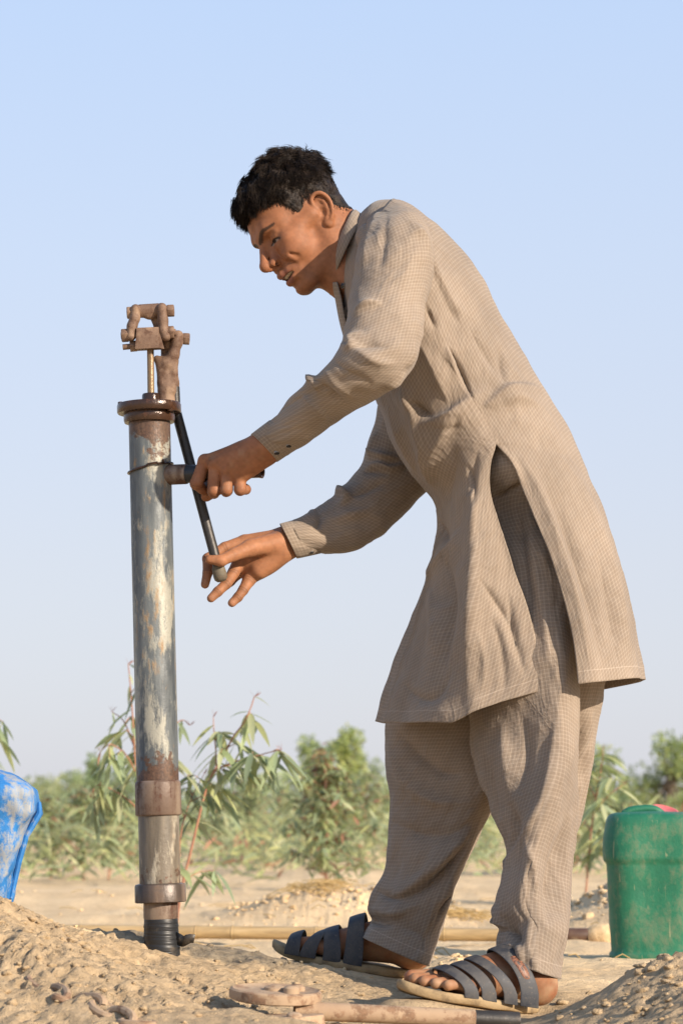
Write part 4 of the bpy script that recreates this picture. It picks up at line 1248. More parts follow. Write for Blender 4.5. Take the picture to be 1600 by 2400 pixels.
# ------------------------------------------------------------------ sandals
m_strap, nt, b = new_mat('dusty_dark_rubber'); g = N(nt); cc = g.coord('Object')
dn = g.noise(cc, 28, 5, 0.65); ds_ = g.noise(cc, 260, 3, 0.6)
c = g.mix(g.ramp(dn, [(0.36, 0.03), (0.72, 0.60)]), (0.020, 0.024, 0.034), (0.155, 0.138, 0.115))
c = g.mix(g.ramp(ds_, [(0.60, 0.0), (0.75, 0.4)]), c, (0.26, 0.20, 0.14))
g.link(c, b.inputs['Base Color']); g.link(g.ramp(dn, [(0.3, 0.50), (0.7, 0.85)]), b.inputs['Roughness'])
g.link(g.bump(ds_, 0.15, 0.001), b.inputs['Normal'])
m_sole, nt, b = new_mat('tan_foam_sole'); g = N(nt); cc = g.coord('Object')
dn = g.noise(cc, 40, 5, 0.65)
g.link(g.ramp(dn, [(0.30, (0.15, 0.105, 0.062)), (0.50, (0.33, 0.235, 0.125)), (0.75, (0.44, 0.32, 0.175))]), b.inputs['Base Color'])
b.inputs['Roughness'].default_value = 0.85
g.link(g.bump(g.noise(cc, 160, 4, 0.6), 0.4, 0.002), b.inputs['Normal'])
m_badge, nt, b = new_mat('orange_badge'); g = N(nt); cc = g.coord('Object')
g.link(g.ramp(g.voro(cc, 260), [(0.25, (0.17, 0.07, 0.04)), (0.4, (0.28, 0.12, 0.065)), (0.7, (0.08, 0.04, 0.03))]), b.inputs['Base Color'])
b.inputs['Roughness'].default_value = 0.5

def sandal(w, side, label, straps, ln=1.0):
    # sole: outline in plan, rim rolled, toe slightly lifted
    n = 60; v = []; levels = [(-0.015, 0.93), (-0.013, 0.99), (-0.005, 1.0), (-0.001, 0.985), (0.0005, 0.94), (0.0, 0.5), (0.0, 0.05)]
    for z, s in levels:
        for k in range(n):
            t = 2 * math.pi * k / n
            cx, cy = math.cos(t), math.sin(t)
            x = 0.146 * ln + 0.122 * ln * cx * (1 - (1 - s) * 0.5 if s > 0.9 else s)
            wd = 0.0405 + 0.010 * math.sin(max(0, min(1, (x - 0.03) / 0.20)) * math.pi * 0.9) + 0.002 * math.cos(6 * x)
            y = wd * np.sign(cy) * abs(cy) ** 0.75 * s
            lift = 0.010 * max(0, (x - 0.215) / 0.05) ** 2 + 0.0008 * math.sin(90 * x)
            hp_ = 0.004 * max(0, (0.07 - x) / 0.05)
            v.append(w(x, y, z + lift + (hp_ if z < -0.01 else 0)))
    f = grid_faces(len(levels), n, True).tolist()
    f.append(list(range(n))[::-1]); f.append([(len(levels) - 1) * n + k for k in range(n)])
    o = mesh_obj('sandal', np.array(v), f, m_sole)
    o['label'] = label
    put(o, PERSON)
    for si, (xb, xt, hh, wd) in enumerate(straps):
        G = []
        for a in np.linspace(0.0, math.pi, 30):
            s = math.sin(a); half = 0.0500 + 0.003 * (xb < 0.1)
            y = half * math.cos(a) * (1 + 0.06 * s); x = xb + (xt - xb) * s ** 1.3
            z = -0.004 + (hh + 0.008) * s ** 0.62
            rowp = []
            for q in np.linspace(-0.5, 0.5, 9):
                bulge = 0.0010 * (1 - (2 * q) ** 2)
                ww = wd * (1.0 - 0.10 * s)
                rowp.append(w(x + q * ww * (1 - 0.15 * s), y * (1 + bulge * 8), z + (bulge - 0.40 * q * ww * s) * (s > 0.05)))
            G.append(rowp)
        st = mesh_obj('strap', np.array(G).reshape(-1, 3), grid_faces(30, 9), m_strap)
        st.parent = o; solid(st, 0.0024, 0.0)
        bv_ = st.modifiers.new('edge', 'BEVEL'); bv_.width = 0.0009; bv_.segments = 2; bv_.limit_method = 'ANGLE'
        if si == 3 and side == 1:
            # slot-shaped badge on the outer side of the ankle strap
            Ga = np.array(G); bd = []; bfc = []
            pts = []
            for k in range(24):
                t = 2 * math.pi * k / 24
                a_ = 5.6 + 2.8 * np.sign(math.cos(t)) * abs(math.cos(t)) ** 0.6; q_ = 4 + 2.0 * np.sign(math.sin(t)) * abs(math.sin(t)) ** 0.6
                i0, j0 = int(a_), int(q_); fi, fj = a_ - i0, q_ - j0
                p = (Ga[i0, j0] * (1 - fi) * (1 - fj) + Ga[i0 + 1, j0] * fi * (1 - fj) + Ga[i0, j0 + 1] * (1 - fi) * fj + Ga[i0 + 1, j0 + 1] * fi * fj)
                pts.append(p)
            c_ = np.mean(pts, 0); nn = np.cross(pts[6] - c_, pts[0] - c_); nn /= np.linalg.norm(nn)
            if nn[1] > 0: nn = -nn
            vv = [p + nn * 0.0012 for p in pts] + [c_ + (p - c_) * 0.88 + nn * 0.0034 for p in pts] + [c_ + nn * 0.0036]
            ff_ = [(k, (k + 1) % 24, 24 + (k + 1) % 24, 24 + k) for k in range(24)] + [(24 + k, 24 + (k + 1) % 24, 48) for k in range(24)]
            bo = mesh_obj('badge', np.array(vv), ff_, m_badge); bo.parent = st
    return o
# straps: lower end, crown (distance from the heel), height, width
sandal(wN, 1, 'dusty dark strapped sandal on the nearer foot', [(0.160, 0.200, 0.034, 0.025), (0.130, 0.172, 0.044, 0.026), (0.094, 0.150, 0.056, 0.024), (0.062, 0.108, 0.078, 0.032)])
sandal(wF, -1, 'dusty dark strapped sandal on the farther foot', [(0.236, 0.236, 0.030, 0.027), (0.208, 0.192, 0.040, 0.028), (0.165, 0.178, 0.048, 0.032), (0.128, 0.136, 0.076, 0.034)], 1.04)

# ------------------------------------------------------------------ hand pump
def pump_x(py): return np.interp(py, [940, 1140, 1327, 1870, 2092, 2300], [349.5, 352, 357, 370, 376, 381])
PUMP0 = P(pump_x(2245), 2245, 0.0)
PUMP = empty('hand_pump', tuple(PUMP0))
tag(PUMP, 'rusty galvanised hand water pump with lever standing in wet sand', 'water pump')
PA, PB = P(pump_x(950), 950, 0.0), P(pump_x(2245), 2245, 0.0)
pax = (PA - PB) / np.linalg.norm(PA - PB)
def ph(py): return float((P(pump_x(py), py, 0.0) - PB) @ pax)
def rusty(name, metal, rust, paint=None, amt=0.5, streak=1.0, scale=18, rough=(0.35, 0.85), metallic=0.6):
    m, nt, b = new_mat(name); g = N(nt); cc = g.coord('Object')
    st = g.mapping(cc, (1, 1, 0.16 if streak else 1))
    n1 = g.noise(st, scale * 2.2, 6, 0.68); n2 = g.noise(cc, scale * 6, 5, 0.7); n3 = g.noise(st, scale * 0.7, 3, 0.6)
    mask = g.math('ADD', g.math('MULTIPLY', n1, 0.6), g.math('MULTIPLY', n2, 0.4))
    fac = g.ramp(mask, [(0.66 - amt * 0.32, 0.0), (0.74 - amt * 0.32, 1.0)])
    mcol = g.mix(g.ramp(n3, [(0.35, 0.0), (0.65, 1.0)]), metal[0], metal[1])
    rcol = g.mix(g.ramp(n2, [(0.3, 0.0), (0.7, 1.0)]), rust[0], rust[1])
    c = g.mix(fac, mcol, rcol)
    if paint is not None:
        c = g.mix(g.ramp(n3, [(0.52, 0.0), (0.60, 0.85)]), c, paint)
    g.link(c, b.inputs['Base Color'])
    g.link(g.math('MULTIPLY', g.math('SUBTRACT', 1.0, fac), metallic), b.inputs['Metallic'])
    g.link(g.ramp(fac, [(0.0, rough[0]), (1.0, rough[1])]), b.inputs['Roughness'])
    g.link(g.bump(n2, 0.35, 0.002, g.bump(n1, 0.3, 0.003)), b.inputs['Normal'])
    return m
def zone_pipe(name, z_rust_top, z_rust_bot, cols, seed_off):
    """painted galvanised pipe: flaking pale paint, grey metal streaks, brown rust creeping from both ends"""
    m, nt, b = new_mat(name); g = N(nt); cc = g.coord('Object')
    off = g.node('ShaderNodeVectorMath', operation='ADD'); g.link(cc, off.inputs[0]); off.inputs[1].default_value = (seed_off, seed_off, seed_off); cc = off.outputs[0]
    zz = g.math('SUBTRACT', g.sep(cc)[2], seed_off)
    st = g.mapping(cc, (1, 1, 0.10)); s2 = g.mapping(cc, (1, 1, 0.35))
    n1 = g.noise(st, 46, 6, 0.65); n2 = g.noise(s2, 60, 6, 0.72); n3 = g.noise(cc, 170, 5, 0.7); n4 = g.noise(s2, 22, 4, 0.6); n5 = g.noise(cc, 30, 5, 0.65)
    c = g.mix(g.ramp(n1, [(0.36, 0.0), (0.60, 1.0)]), cols[0], cols[1])                      # dark / mid grey streaks
    pale = g.ramp(g.math('ADD', g.math('MULTIPLY', n4, 0.55), g.math('MULTIPLY', n2, 0.45)), [(0.50, 0.0), (0.575, 0.85)])
    c = g.mix(pale, c, g.mix(n3, cols[2], cols[3]))                                           # pale scale
    ochre = g.ramp(g.math('ADD', g.math('MULTIPLY', n2, 0.6), g.math('MULTIPLY', n1, 0.4)), [(0.54, 0.0), (0.62, 0.85)])
    c = g.mix(ochre, c, g.mix(n3, (0.15, 0.08, 0.034), (0.38, 0.25, 0.12)))
    ramp_t = g.ramp(g.math('ADD', g.math('MULTIPLY', g.math('SUBTRACT', zz, z_rust_top), 9.0), g.math('MULTIPLY', n5, 1.6)), [(0.72, 0.0), (0.80, 1.0)])
    ramp_b = g.ramp(g.math('ADD', g.math('MULTIPLY', g.math('SUBTRACT', z_rust_bot, zz), 9.0), g.math('MULTIPLY', n5, 1.6)), [(0.72, 0.0), (0.80, 1.0)])
    rust = g.math('MAXIMUM', ramp_t, ramp_b)
    c = g.mix(g.math('MULTIPLY', rust, 0.92), c, g.mix(g.ramp(n3, [(0.3, 0.0), (0.7, 1.0)]), (0.040, 0.020, 0.012), (0.135, 0.068, 0.038)))
    g.link(c, b.inputs['Base Color'])
    g.link(g.ramp(n2, [(0.3, 0.30), (0.6, 0.62)]), b.inputs['Roughness'])
    b.inputs['Metallic'].default_value = 0.15; b.inputs['Specular IOR Level'].default_value = 0.5
    g.link(g.bump(pale, 0.35, 0.0012, g.bump(n3, 0.35, 0.0012, g.bump(n2, 0.3, 0.002))), b.inputs['Normal'])
    return m
ZT, ZB = float(P(350, 1030, 0)[2]), float(P(370, 1790, 0)[2])
m_galv = zone_pipe('weathered_galvanised', ZT - 0.01, ZB, ((0.050, 0.060, 0.068), (0.135, 0.150, 0.152), (0.27, 0.27, 0.23), (0.40, 0.38, 0.31)), 0.0)
m_low = zone_pipe('scaly_lower_pipe', 9.0, float(P(370, 2075, 0)[2]), ((0.10, 0.085, 0.065), (0.20, 0.165, 0.12), (0.33, 0.29, 0.22), (0.46, 0.42, 0.33)), 3.7)
m_scale = rusty('flaking_rust', ((0.085, 0.052, 0.038), (0.20, 0.14, 0.10)), ((0.035, 0.017, 0.011), (0.10, 0.045, 0.026)), (0.26, 0.20, 0.145), 0.55, 1, 16, (0.5, 0.8), 0.1)
m_oily = rusty('oily_dark_rust', ((0.030, 0.017, 0.012), (0.060, 0.030, 0.018)), ((0.013, 0.009, 0.007), (0.075, 0.030, 0.013)), None, 0.5, 0, 14, (0.16, 0.34), 0.2)
m_cast = rusty('sandy_rusted_iron', ((0.125, 0.072, 0.046), (0.215, 0.135, 0.088)), ((0.055, 0.028, 0.019), (0.14, 0.076, 0.047)), (0.27, 0.178, 0.115), 0.5, 0, 30, (0.7, 0.9), 0.0)
m_iron = rusty('dark_iron', ((0.035, 0.033, 0.032), (0.065, 0.060, 0.055)), ((0.07, 0.042, 0.026), (0.11, 0.075, 0.050)), None, 0.32, 1, 16, (0.45, 0.8), 0.5)
m_rod = rusty('worn_steel_rod', ((0.16, 0.10, 0.055), (0.26, 0.185, 0.10)), ((0.10, 0.045, 0.024), (0.20, 0.11, 0.05)), None, 0.45, 1, 25, (0.35, 0.7), 0.3)
m_tape, nt, b = new_mat('black_rubber_wrap'); g = N(nt); cc = g.coord('Object')
tn = g.noise(g.mapping(cc, (1, 1, 14)), 12, 3, 0.5); td = g.noise(cc, 34, 5, 0.65)
g.link(g.mix(g.ramp(td, [(0.55, 0.0), (0.78, 0.75)]), (0.016, 0.017, 0.019), (0.16, 0.125, 0.085)), b.inputs['Base Color'])
b.inputs['Roughness'].default_value = 0.42
g.link(g.bump(tn, 0.5, 0.004), b.inputs['Normal'])

def lathe_part(name, rows_, mat, n=64, bevel=0):
    mb = MB(); mb.lathe(PB, pax, [(ph(y), r) for y, r in rows_], n)
    return mb.build(name, mat, PUMP, smooth=True)
R0 = 0.0357
# barrel as a fine tube with slight dents
mb = MB(); ys = np.linspace(1832, 985, 60); mb.lathe(PB, pax, [(ph(y), R0) for y in ys], 72)
barrel = mb.build('barrel', m_galv, PUMP, smooth=True)
lathe_part('coupling', [(1912, R0 + 0.0002), (1911, R0 + 0.0022), (1908, R0 + 0.0034), (1838, R0 + 0.0030), (1833, R0 + 0.0024), (1830, R0 + 0.0002)], m_scale)
lathe_part('lower_pipe', [(2072, R0 - 0.0012)] + [(y, R0 - 0.0012) for y in np.linspace(2060, 1905, 12)], m_low)
m_nut = rusty('greasy_brown_nut', ((0.045, 0.032, 0.026), (0.105, 0.078, 0.060)), ((0.024, 0.014, 0.010), (0.10, 0.055, 0.033)), (0.17, 0.12, 0.085), 0.5, 1, 20, (0.35, 0.75), 0.2)
lathe_part('collar_nut', [(2115, 0.030), (2115, 0.0415), (2113, 0.0432), (2076, 0.0430), (2072, 0.0415), (2070, 0.035)], m_nut)
lathe_part('neck', [(2160, 0.0270), (2150, 0.0290), (2130, 0.0290), (2114, 0.0285)], m_scale)
tw = [(2300, 0.031)]
for k in range(9): tw += [(2262 - k * 13, 0.0318 - 0.0004 * k + 0.0008 * (k % 2)), (2262 - k * 13 - 9, 0.0312 - 0.0004 * k)]
lathe_part('rubber_wrap', tw + [(2150, 0.0275)], m_tape)
# loose end of the wrap
mb = MB(); q = []
for k in range(7):
    t = k / 6; p0 = P(414 + 40 * t, 2212 + 6 * math.sin(5 * t) + 4 * t, -0.012 - 0.012 * t)
    q.append(p0); q.append(p0 + np.array([0.004 * math.sin(7 * t), -0.004, 0.020 - 0.006 * t]))
mb.add(q, [(2 * k, 2 * k + 1, 2 * k + 3, 2 * k + 2) for k in range(6)])
fl2 = mb.build('wrap_end', m_tape, PUMP, smooth=True); solid(fl2, 0.0015)
# head: ring, flange with notched rim, gland
lathe_part('head_ring', [(992, R0), (991, 0.0425), (986, 0.0440), (968, 0.0440), (964, 0.0430), (962, R0)], m_oily)
lathe_part('flange', [(969, 0.036), (969, 0.0535), (966, 0.0552), (951, 0.0552), (947, 0.0540), (945.5, 0.018), (945, 0.010)], m_oily)
for ang in (200, 320, 80):
    a = math.radians(ang); pz = PB + pax * ph(957) + np.array([math.cos(a), math.sin(a), 0]) * 0.0505
    mb = MB(); mb.lathe(pz - pax * 0.010, pax, [(0, 0.0050), (0.018, 0.0050), (0.0185, 0.004)], 6); mb.build('flange_bolt', m_oily, PUMP, bevel=0.0006)
# wire clamp round the barrel, tilted
mb = MB(); cpt = PB + pax * ph(1098); pts = []
for k in range(49):
    t = 2 * math.pi * k / 48 - 1.2
    rr_ = R0 + 0.0022 + (0.0030 if k > 44 or k < 3 else 0)
    pts.append(cpt + np.array([math.cos(t) * rr_, math.sin(t) * rr_, 0.0085 * math.cos(t) + 0.002 * (k > 44)]))
mb.tube(pts, 0.0021, 8)
mb.tube([pts[2], pts[1] + np.array([0.004, -0.004, 0.004]), pts[0] + np.array([0.010, -0.003, 0.007])], 0.0018, 8)
mb.build('wire_clamp', m_oily, PUMP, smooth=True)
def Q(x, y, Y): return P(280 + x / 7.84, 680 + y / 7.84, Y)        # coordinates read off an enlarged view of the head
gl = Q(585, 2090, 0.0)
mb = MB(); mb.lathe(gl, pax, [(0, 0.0160), (0.0145, 0.0155), (0.0175, 0.0142), (0.0170, 0.0085), (0.010, 0.0080)], 30); mb.build('gland', m_oily, PUMP, smooth=True)
mb = MB(); mb.tube([Q(582, 2080, 0), Q(572, 1060, 0)], 0.0060, 20); mb.build('pump_rod', m_rod, PUMP, smooth=True)
# crosshead block
mb = MB()
f0 = [Q(285, 1085, -0.020), Q(735, 1060, -0.020), Q(722, 672, -0.020), Q(312, 690, -0.020)]
f1 = [p + np.array([0.002, 0.034, 0.003]) for p in f0]
mb.add(f0 + f1, [(0, 1, 2, 3), (7, 6, 5, 4), (0, 4, 5, 1), (1, 5, 6, 2), (2, 6, 7, 3), (3, 7, 4, 0)])
mb.add([Q(700, 1060, -0.018), Q(830, 1085, -0.018), Q(735, 760, -0.018), Q(700, 1060, 0.008), Q(830, 1085, 0.008), Q(735, 760, 0.008)], [(0, 1, 2), (5, 4, 3), (0, 3, 4, 1), (1, 4, 5, 2), (2, 5, 3, 0)])
mb.build('crosshead', m_cast, PUMP, bevel=0.0015)
def bolt(a, b_, r, hexr, ends, name='bolt'):
    a = np.array(a); b_ = np.array(b_); ax = (b_ - a) / np.linalg.norm(b_ - a); L_ = np.linalg.norm(b_ - a)
    mb = MB(); mb.lathe(a, ax, [(0, r), (L_, r)], 14)
    for h0, hw in ends: mb.lathe(a + ax * h0, ax, [(0, hexr * 0.94), (0.0012, hexr), (hw - 0.0012, hexr), (hw, hexr * 0.92)], 6)
    return mb.build(name, m_cast, PUMP, bevel=0.0007)
Lx = lambda p, q_: float(np.linalg.norm(np.array(q_) - np.array(p)))
a_, b2 = Q(30, 838, -0.006), Q(1040, 775, -0.006); bolt(a_, b2, 0.0060, 0.0122, [(0.001, 0.0125), (Lx(a_, b2) - 0.014, 0.011)])
a_, b2 = Q(140, 420, -0.004), Q(1010, 375, -0.004); bolt(a_, b2, 0.0062, 0.0112, [(0.0, 0.0085), (Lx(a_, b2) - 0.0125, 0.0122)])
a_, b2 = Q(62, 1048, -0.002), Q(420, 1015, 0.0); bolt(a_, b2, 0.0050, 0.0102, [(0.0125, 0.0130)])
a_, b2 = Q(1290, 900, 0.012), Q(960, 880, 0.012); bolt(a_, b2, 0.0060, 0.0108, [(0.0, 0.0115)])
# links, cast bracket and lever: rough iron, softly joined
def casting(prims, name, mat, h=0.0013, rough_=0.00010, seed=3):
    bd = Body()
    for pr in prims: pr(bd)
    v, f = bd.mesh(h); v = smooth_mesh(v, f, 1, 0.4); n = normals_of(v, f)
    v = v + n * (rough_ * fbm(v * 330, 3, seed))[:, None]
    o = mesh_obj(name, v, f, mat); put(o, PUMP); return o
def bar(pts, rs, k=0.0065): return lambda bd: bd.chain([np.array(p) for p in pts], rs, k)
def blob(c, r, k=0.004, sub=False): return lambda bd: bd.ell(c, r, None, k, sub)
casting([bar([Q(300, 350, y) , Q(285, 520, y), Q(235, 660, y), Q(215, 850, y)], [0.0080, 0.0072, 0.0072, 0.0078]) for y in (-0.012, -0.004, 0.004)], 'link', m_cast, seed=4)
casting([bar([Q(780, 330, y), Q(800, 560, y), Q(815, 740, y), Q(850, 850, y)], [0.0084, 0.0074, 0.0074, 0.0084]) for y in (-0.012, -0.004, 0.004)], 'link', m_cast, seed=5)
casting([bar([Q(395, 385, 0.0), Q(705, 370, 0.0)], [0.0118, 0.0122]),
         bar([Q(640, 430, 0.010), Q(760, 700, 0.014), Q(900, 960, 0.018), Q(985, 1300, 0.026), Q(1005, 1700, 0.034), Q(1020, 1860, 0.036)], [0.010, 0.0098, 0.0095, 0.0085, 0.0078, 0.0082]),
         blob(Q(560, 470, 0.0), (0.010, 0.008, 0.007))], 'lever', m_cast, seed=6)
casting([bar([Q(885, 2110, 0.010), Q(880, 1800, 0.010), Q(865, 1350, 0.010)], [0.0135, 0.0125, 0.0125]),
         bar([Q(790, 2110, 0.008), Q(790, 1700, 0.008), Q(745, 1330, 0.008)], [0.0080, 0.0075, 0.0080]),
         bar([Q(985, 1850, 0.004), Q(1010, 1500, 0.004), Q(1010, 1250, 0.004)], [0.0052, 0.0050, 0.0060]),
         bar([Q(865, 1380, 0.010), Q(690, 1260, 0.010)], [0.010, 0.0058]),
         bar([Q(900, 1350, 0.006), Q(1000, 1180, 0.004), Q(1060, 960, 0.004), Q(1075, 840, 0.004)], [0.0115, 0.0088, 0.0090, 0.0098]),
         bar([Q(860, 1330, 0.018), Q(840, 1000, 0.024), Q(840, 860, 0.024)], [0.009, 0.0075, 0.0080]),
         blob(Q(880, 2085, 0.010), (0.020, 0.018, 0.005))], 'bracket', m_cast, seed=7)
# lever handle rod with a blunt end
re_ = P(517, 1352, 0.012)
mb = MB(); mb.tube([Q(1018, 1780, 0.034), P(412, 960, 0.036), re_], [0.0085, 0.0088, 0.0088], 20)
mb.build('lever_rod', m_iron, PUMP, smooth=True)
dd_ = re_ - P(412, 960, 0.036); dd_ /= np.linalg.norm(dd_)
m_knob = rusty('crusted_knob', ((0.10, 0.085, 0.06), (0.20, 0.17, 0.12)), ((0.055, 0.04, 0.03), (0.16, 0.12, 0.08)), None, 0.5, 0, 30, (0.8, 0.9), 0.0)
mb = MB(); mb.lathe(re_ - dd_ * 0.020, dd_, [(0, 0.009), (0.004, 0.0112), (0.018, 0.0120), (0.024, 0.0110), (0.0275, 0.0075), (0.0285, 0.0002)], 24)
mb.build('lever_knob', m_knob, PUMP, smooth=True)
# spout: short nipple, rubber sleeve and a thinner pipe that the man holds
sa = math.radians(18); sd = np.array([math.cos(sa), -math.sin(sa), -0.006]); sd /= np.linalg.norm(sd)
s0 = P(pump_x(1114), 1114.5, 0.0)
mb = MB(); mb.lathe(s0, sd, [(0.022, 0.0176), (0.066, 0.0172), (0.0685, 0.0166), (0.069, 0.012)], 32); mb.build('spout_nipple', m_scale, PUMP, smooth=True)
mb = MB(); mb.lathe(s0, sd, [(0.067, 0.0155), (0.100, 0.0152), (0.103, 0.0135), (0.105, 0.011)], 32); mb.build('spout_sleeve', m_tape, PUMP, smooth=True)
mb = MB(); mb.lathe(s0, sd, [(0.10, 0.0115), (0.198, 0.0113), (0.2045, 0.0124), (0.2055, 0.0108), (0.2045, 0.0080), (0.180, 0.0078)], 28); mb.build('spout_pipe', m_oily, PUMP, smooth=True)
# ------------------------------------------------------------------ ground: one sheet, fine near the work, coarse towards the horizon
def ground_big(x, y):
    z = -0.012 + 0.030 * sstep(y, -0.25, 0.15) - 0.016 * sstep(y, 0.5, 2.0)
    z = z + 0.070 * np.exp(-((x + 0.29) / 0.33) ** 2 - ((y - 0.10) / 0.34) ** 2)               # mud heaped round the pump
    z = z + 0.190 * np.exp(-((x + 0.66) / 0.25) ** 2 - ((y + 0.25) / 0.36) ** 2)               # heap at the left
    z = z + 0.072 * np.exp(-((x + 0.40) / 0.24) ** 2 - ((y + 0.55) / 0.30) ** 2)
    z = z + 0.040 * np.exp(-((x + 0.10) / 0.30) ** 2 - ((y + 0.85) / 0.30) ** 2)
    z = z + 0.094 * np.exp(-((x - 0.50) / 0.135) ** 2 - ((y + 0.42) / 0.22) ** 2)              # heap at the right
    z = z + 0.060 * np.exp(-((x - 0.62) / 0.24) ** 2 - ((y + 0.80) / 0.30) ** 2)
    z = z + 0.030 * np.exp(-((x - 0.22) / 0.07) ** 2 - ((y - 0.55) / 0.10) ** 2)               # clod behind the feet
    z = z + 0.11 * np.exp(-((x + 0.03) / 0.30) ** 2 - ((y - 3.55) / 0.40) ** 2)                # old heaps farther off
    z = z + 0.16 * np.exp(-((x - 0.90) / 0.26) ** 2 - ((y - 3.0) / 0.50) ** 2)
    z = z + 0.06 * np.exp(-((x + 1.2) / 0.6) ** 2 - ((y - 5.0) / 0.5) ** 2)
    far = sstep(y, 4.0, 12.0)
    z = z + far * (0.05 * vnoise(np.stack([x * 0.5, y * 0.5, 0 * x], 1), 91) + 0.05 * vnoise(np.stack([x * 1.5, y * 1.2, 0 * x], 1), 92))
    return z
def heap(x, y):
    h = np.exp(-((x + 0.60) / 0.32) ** 2 - ((y + 0.35) / 0.40) ** 2) + np.exp(-((x + 0.32) / 0.30) ** 2 - ((y + 0.55) / 0.36) ** 2) \
        + np.exp(-((x - 0.56) / 0.17) ** 2 - ((y + 0.50) / 0.40) ** 2) + 0.6 * np.exp(-((x + 0.03) / 0.34) ** 2 - ((y - 3.55) / 0.45) ** 2) + 0.9 * np.exp(-((x - 0.90) / 0.30) ** 2 - ((y - 3.0) / 0.55) ** 2) \
        + 0.55 * np.exp(-((x + 0.22) / 0.25) ** 2 - ((y - 0.05) / 0.22) ** 2) + 0.5 * np.exp(-((x - 0.22) / 0.09) ** 2 - ((y - 0.55) / 0.12) ** 2)
    return np.clip(h, 0, 1)
def ground_h(x, y):
    x = np.asarray(x, float); y = np.asarray(y, float)
    p = np.stack([x, y, 0 * x], 1)
    z = ground_big(x, y)
    fade = 1 - 0.75 * sstep(y, 3.0, 9.0)
    hp_ = heap(x, y)
    z = z + fade * (0.006 * fbm(p * 5, 3, 101) + 0.0032 * fbm(p * 22, 3, 102))
    z = z + sstep(y, 1.2, 2.5) * (1 - 0.6 * sstep(y, 8.0, 20.0)) * (0.012 * fbm(p * np.array([1.6, 2.6, 1]), 3, 111) - 0.009 * sstep(fbm(p * np.array([3.0, 7.0, 1]), 3, 112), 0.35, 0.75) + 0.004 * fbm(p * 14, 2, 113))
    lum = np.abs(fbm(p * 26 + 5, 3, 103)); z = z + hp_ * (0.008 * (0.5 - lum) + 0.010 * fbm(p * 9, 2, 104) + 0.007 * (0.5 - np.abs(fbm(p * 60, 3, 105, 0.6))) + np.clip(0.35 + vnoise(p * 7, 110), 0, 1) * (0.0070 * vnoise(p * 115, 108) + 0.004 * vnoise(p * 190, 109)) - 0.014 * sstep(fbm(p * 40 + 9, 2, 107), 0.58, 0.8))
    # flat and trodden under the feet
    return z
def spread_axis(lo, hi, fine, start, far, grow):
    a = list(np.arange(lo, hi, fine)); s = fine
    up = hi
    while up < far:
        a.append(up); s *= grow; up += s
    a.append(far)
    s = fine; dn = lo; b = []
    while dn > start:
        s *= grow; dn -= s; b.append(dn)
    return np.array(sorted(b) + a)
gx = spread_axis(-0.72, 0.72, 0.0058, -420, 420, 1.075)
gy = spread_axis(-1.2, 0.9, 0.0062, -40, 900, 1.030)
GX, GY = np.meshgrid(gx, gy)
px_, py_ = GX.ravel(), GY.ravel()
gz = np.zeros(len(px_))
nearm = (np.abs(px_) < 14) & (py_ < 40) & (py_ > -3)
gz[nearm] = ground_h(px_[nearm], py_[nearm])
gz[~nearm] = ground_big(px_[~nearm], np.clip(py_[~nearm], -3, 900)) * np.exp(-np.abs(px_[~nearm]) / 200)
# footprints press the sand flat just below the soles
def press(w, x0, x1):
    global gz
    for xx in np.linspace(x0, x1, 8):
        c = w(xx, 0, -0.0185)
        d2 = ((px_ - c[0]) / 0.055) ** 2 + ((py_ - c[1]) / 0.062) ** 2
        m = d2 < 2.2
        k = np.exp(-d2[m] ** 2)
        gz[m] = gz[m] * (1 - k) + (c[2] - 0.0008) * k
press(wN, 0.02, 0.25); press(wF, 0.02, 0.25)
m_sand, nt, b = new_mat('sandy_soil'); g = N(nt); cc = g.coord('Object')
n1 = g.noise(cc, 2.4, 5, 0.6); n2 = g.noise(cc, 38, 5, 0.68); n3 = g.noise(cc, 320, 3, 0.6); n4 = g.noise(cc, 9, 4, 0.6)
dry = g.mix(g.ramp(n2, [(0.3, 0.0), (0.7, 1.0)]), (0.63, 0.450, 0.252), (0.74, 0.550, 0.325))
dry = g.mix(g.ramp(n1, [(0.40, 0.0), (0.66, 1.0)]), dry, (0.78, 0.590, 0.355))
damp = g.mix(g.ramp(n2, [(0.3, 0.0), (0.7, 1.0)]), (0.335, 0.245, 0.148), (0.475, 0.355, 0.220))
wet = g.mix(g.ramp(n2, [(0.3, 0.0), (0.7, 1.0)]), (0.18, 0.152, 0.112), (0.29, 0.242, 0.172))
sp = g.sep(cc)
def spot(x0, y0, rx, ry):
    a = g.math('DIVIDE', g.math('SUBTRACT', sp[0], x0), rx); c2 = g.math('DIVIDE', g.math('SUBTRACT', sp[1], y0), ry)
    return g.math('ADD', g.math('MULTIPLY', a, a), g.math('MULTIPLY', c2, c2))
# dug-up damp soil round the work, wet where the pump spilled
dmp = g.ramp(g.math('ADD', spot(0.0, -0.55, 1.15, 0.95), g.math('MULTIPLY', n4, 0.7)), [(0.75, 1.0), (1.35, 0.0)])
wts = g.ramp(g.math('ADD', spot(-0.22, 0.18, 0.30, 0.28), g.math('MULTIPLY', n4, 1.1)), [(0.85, 1.0), (1.35, 0.0)])
c = g.mix(g.math('MULTIPLY', dmp, 0.85), dry, damp)
c = g.mix(g.math('MULTIPLY', wts, 0.9), c, wet)
stk = g.noise(g.mapping(cc, (0.8, 3.2, 1)), 2.6, 6, 0.7)
c = g.mix(g.ramp(stk, [(0.52, 0.0), (0.72, 0.35)]), c, (0.42, 0.285, 0.155))
n6 = g.noise(cc, 75, 6, 0.72)
c = g.mix(1.0, c, g.ramp(n6, [(0.28, 0.72), (0.46, 1.05), (0.75, 1.2)]), 'MULTIPLY')
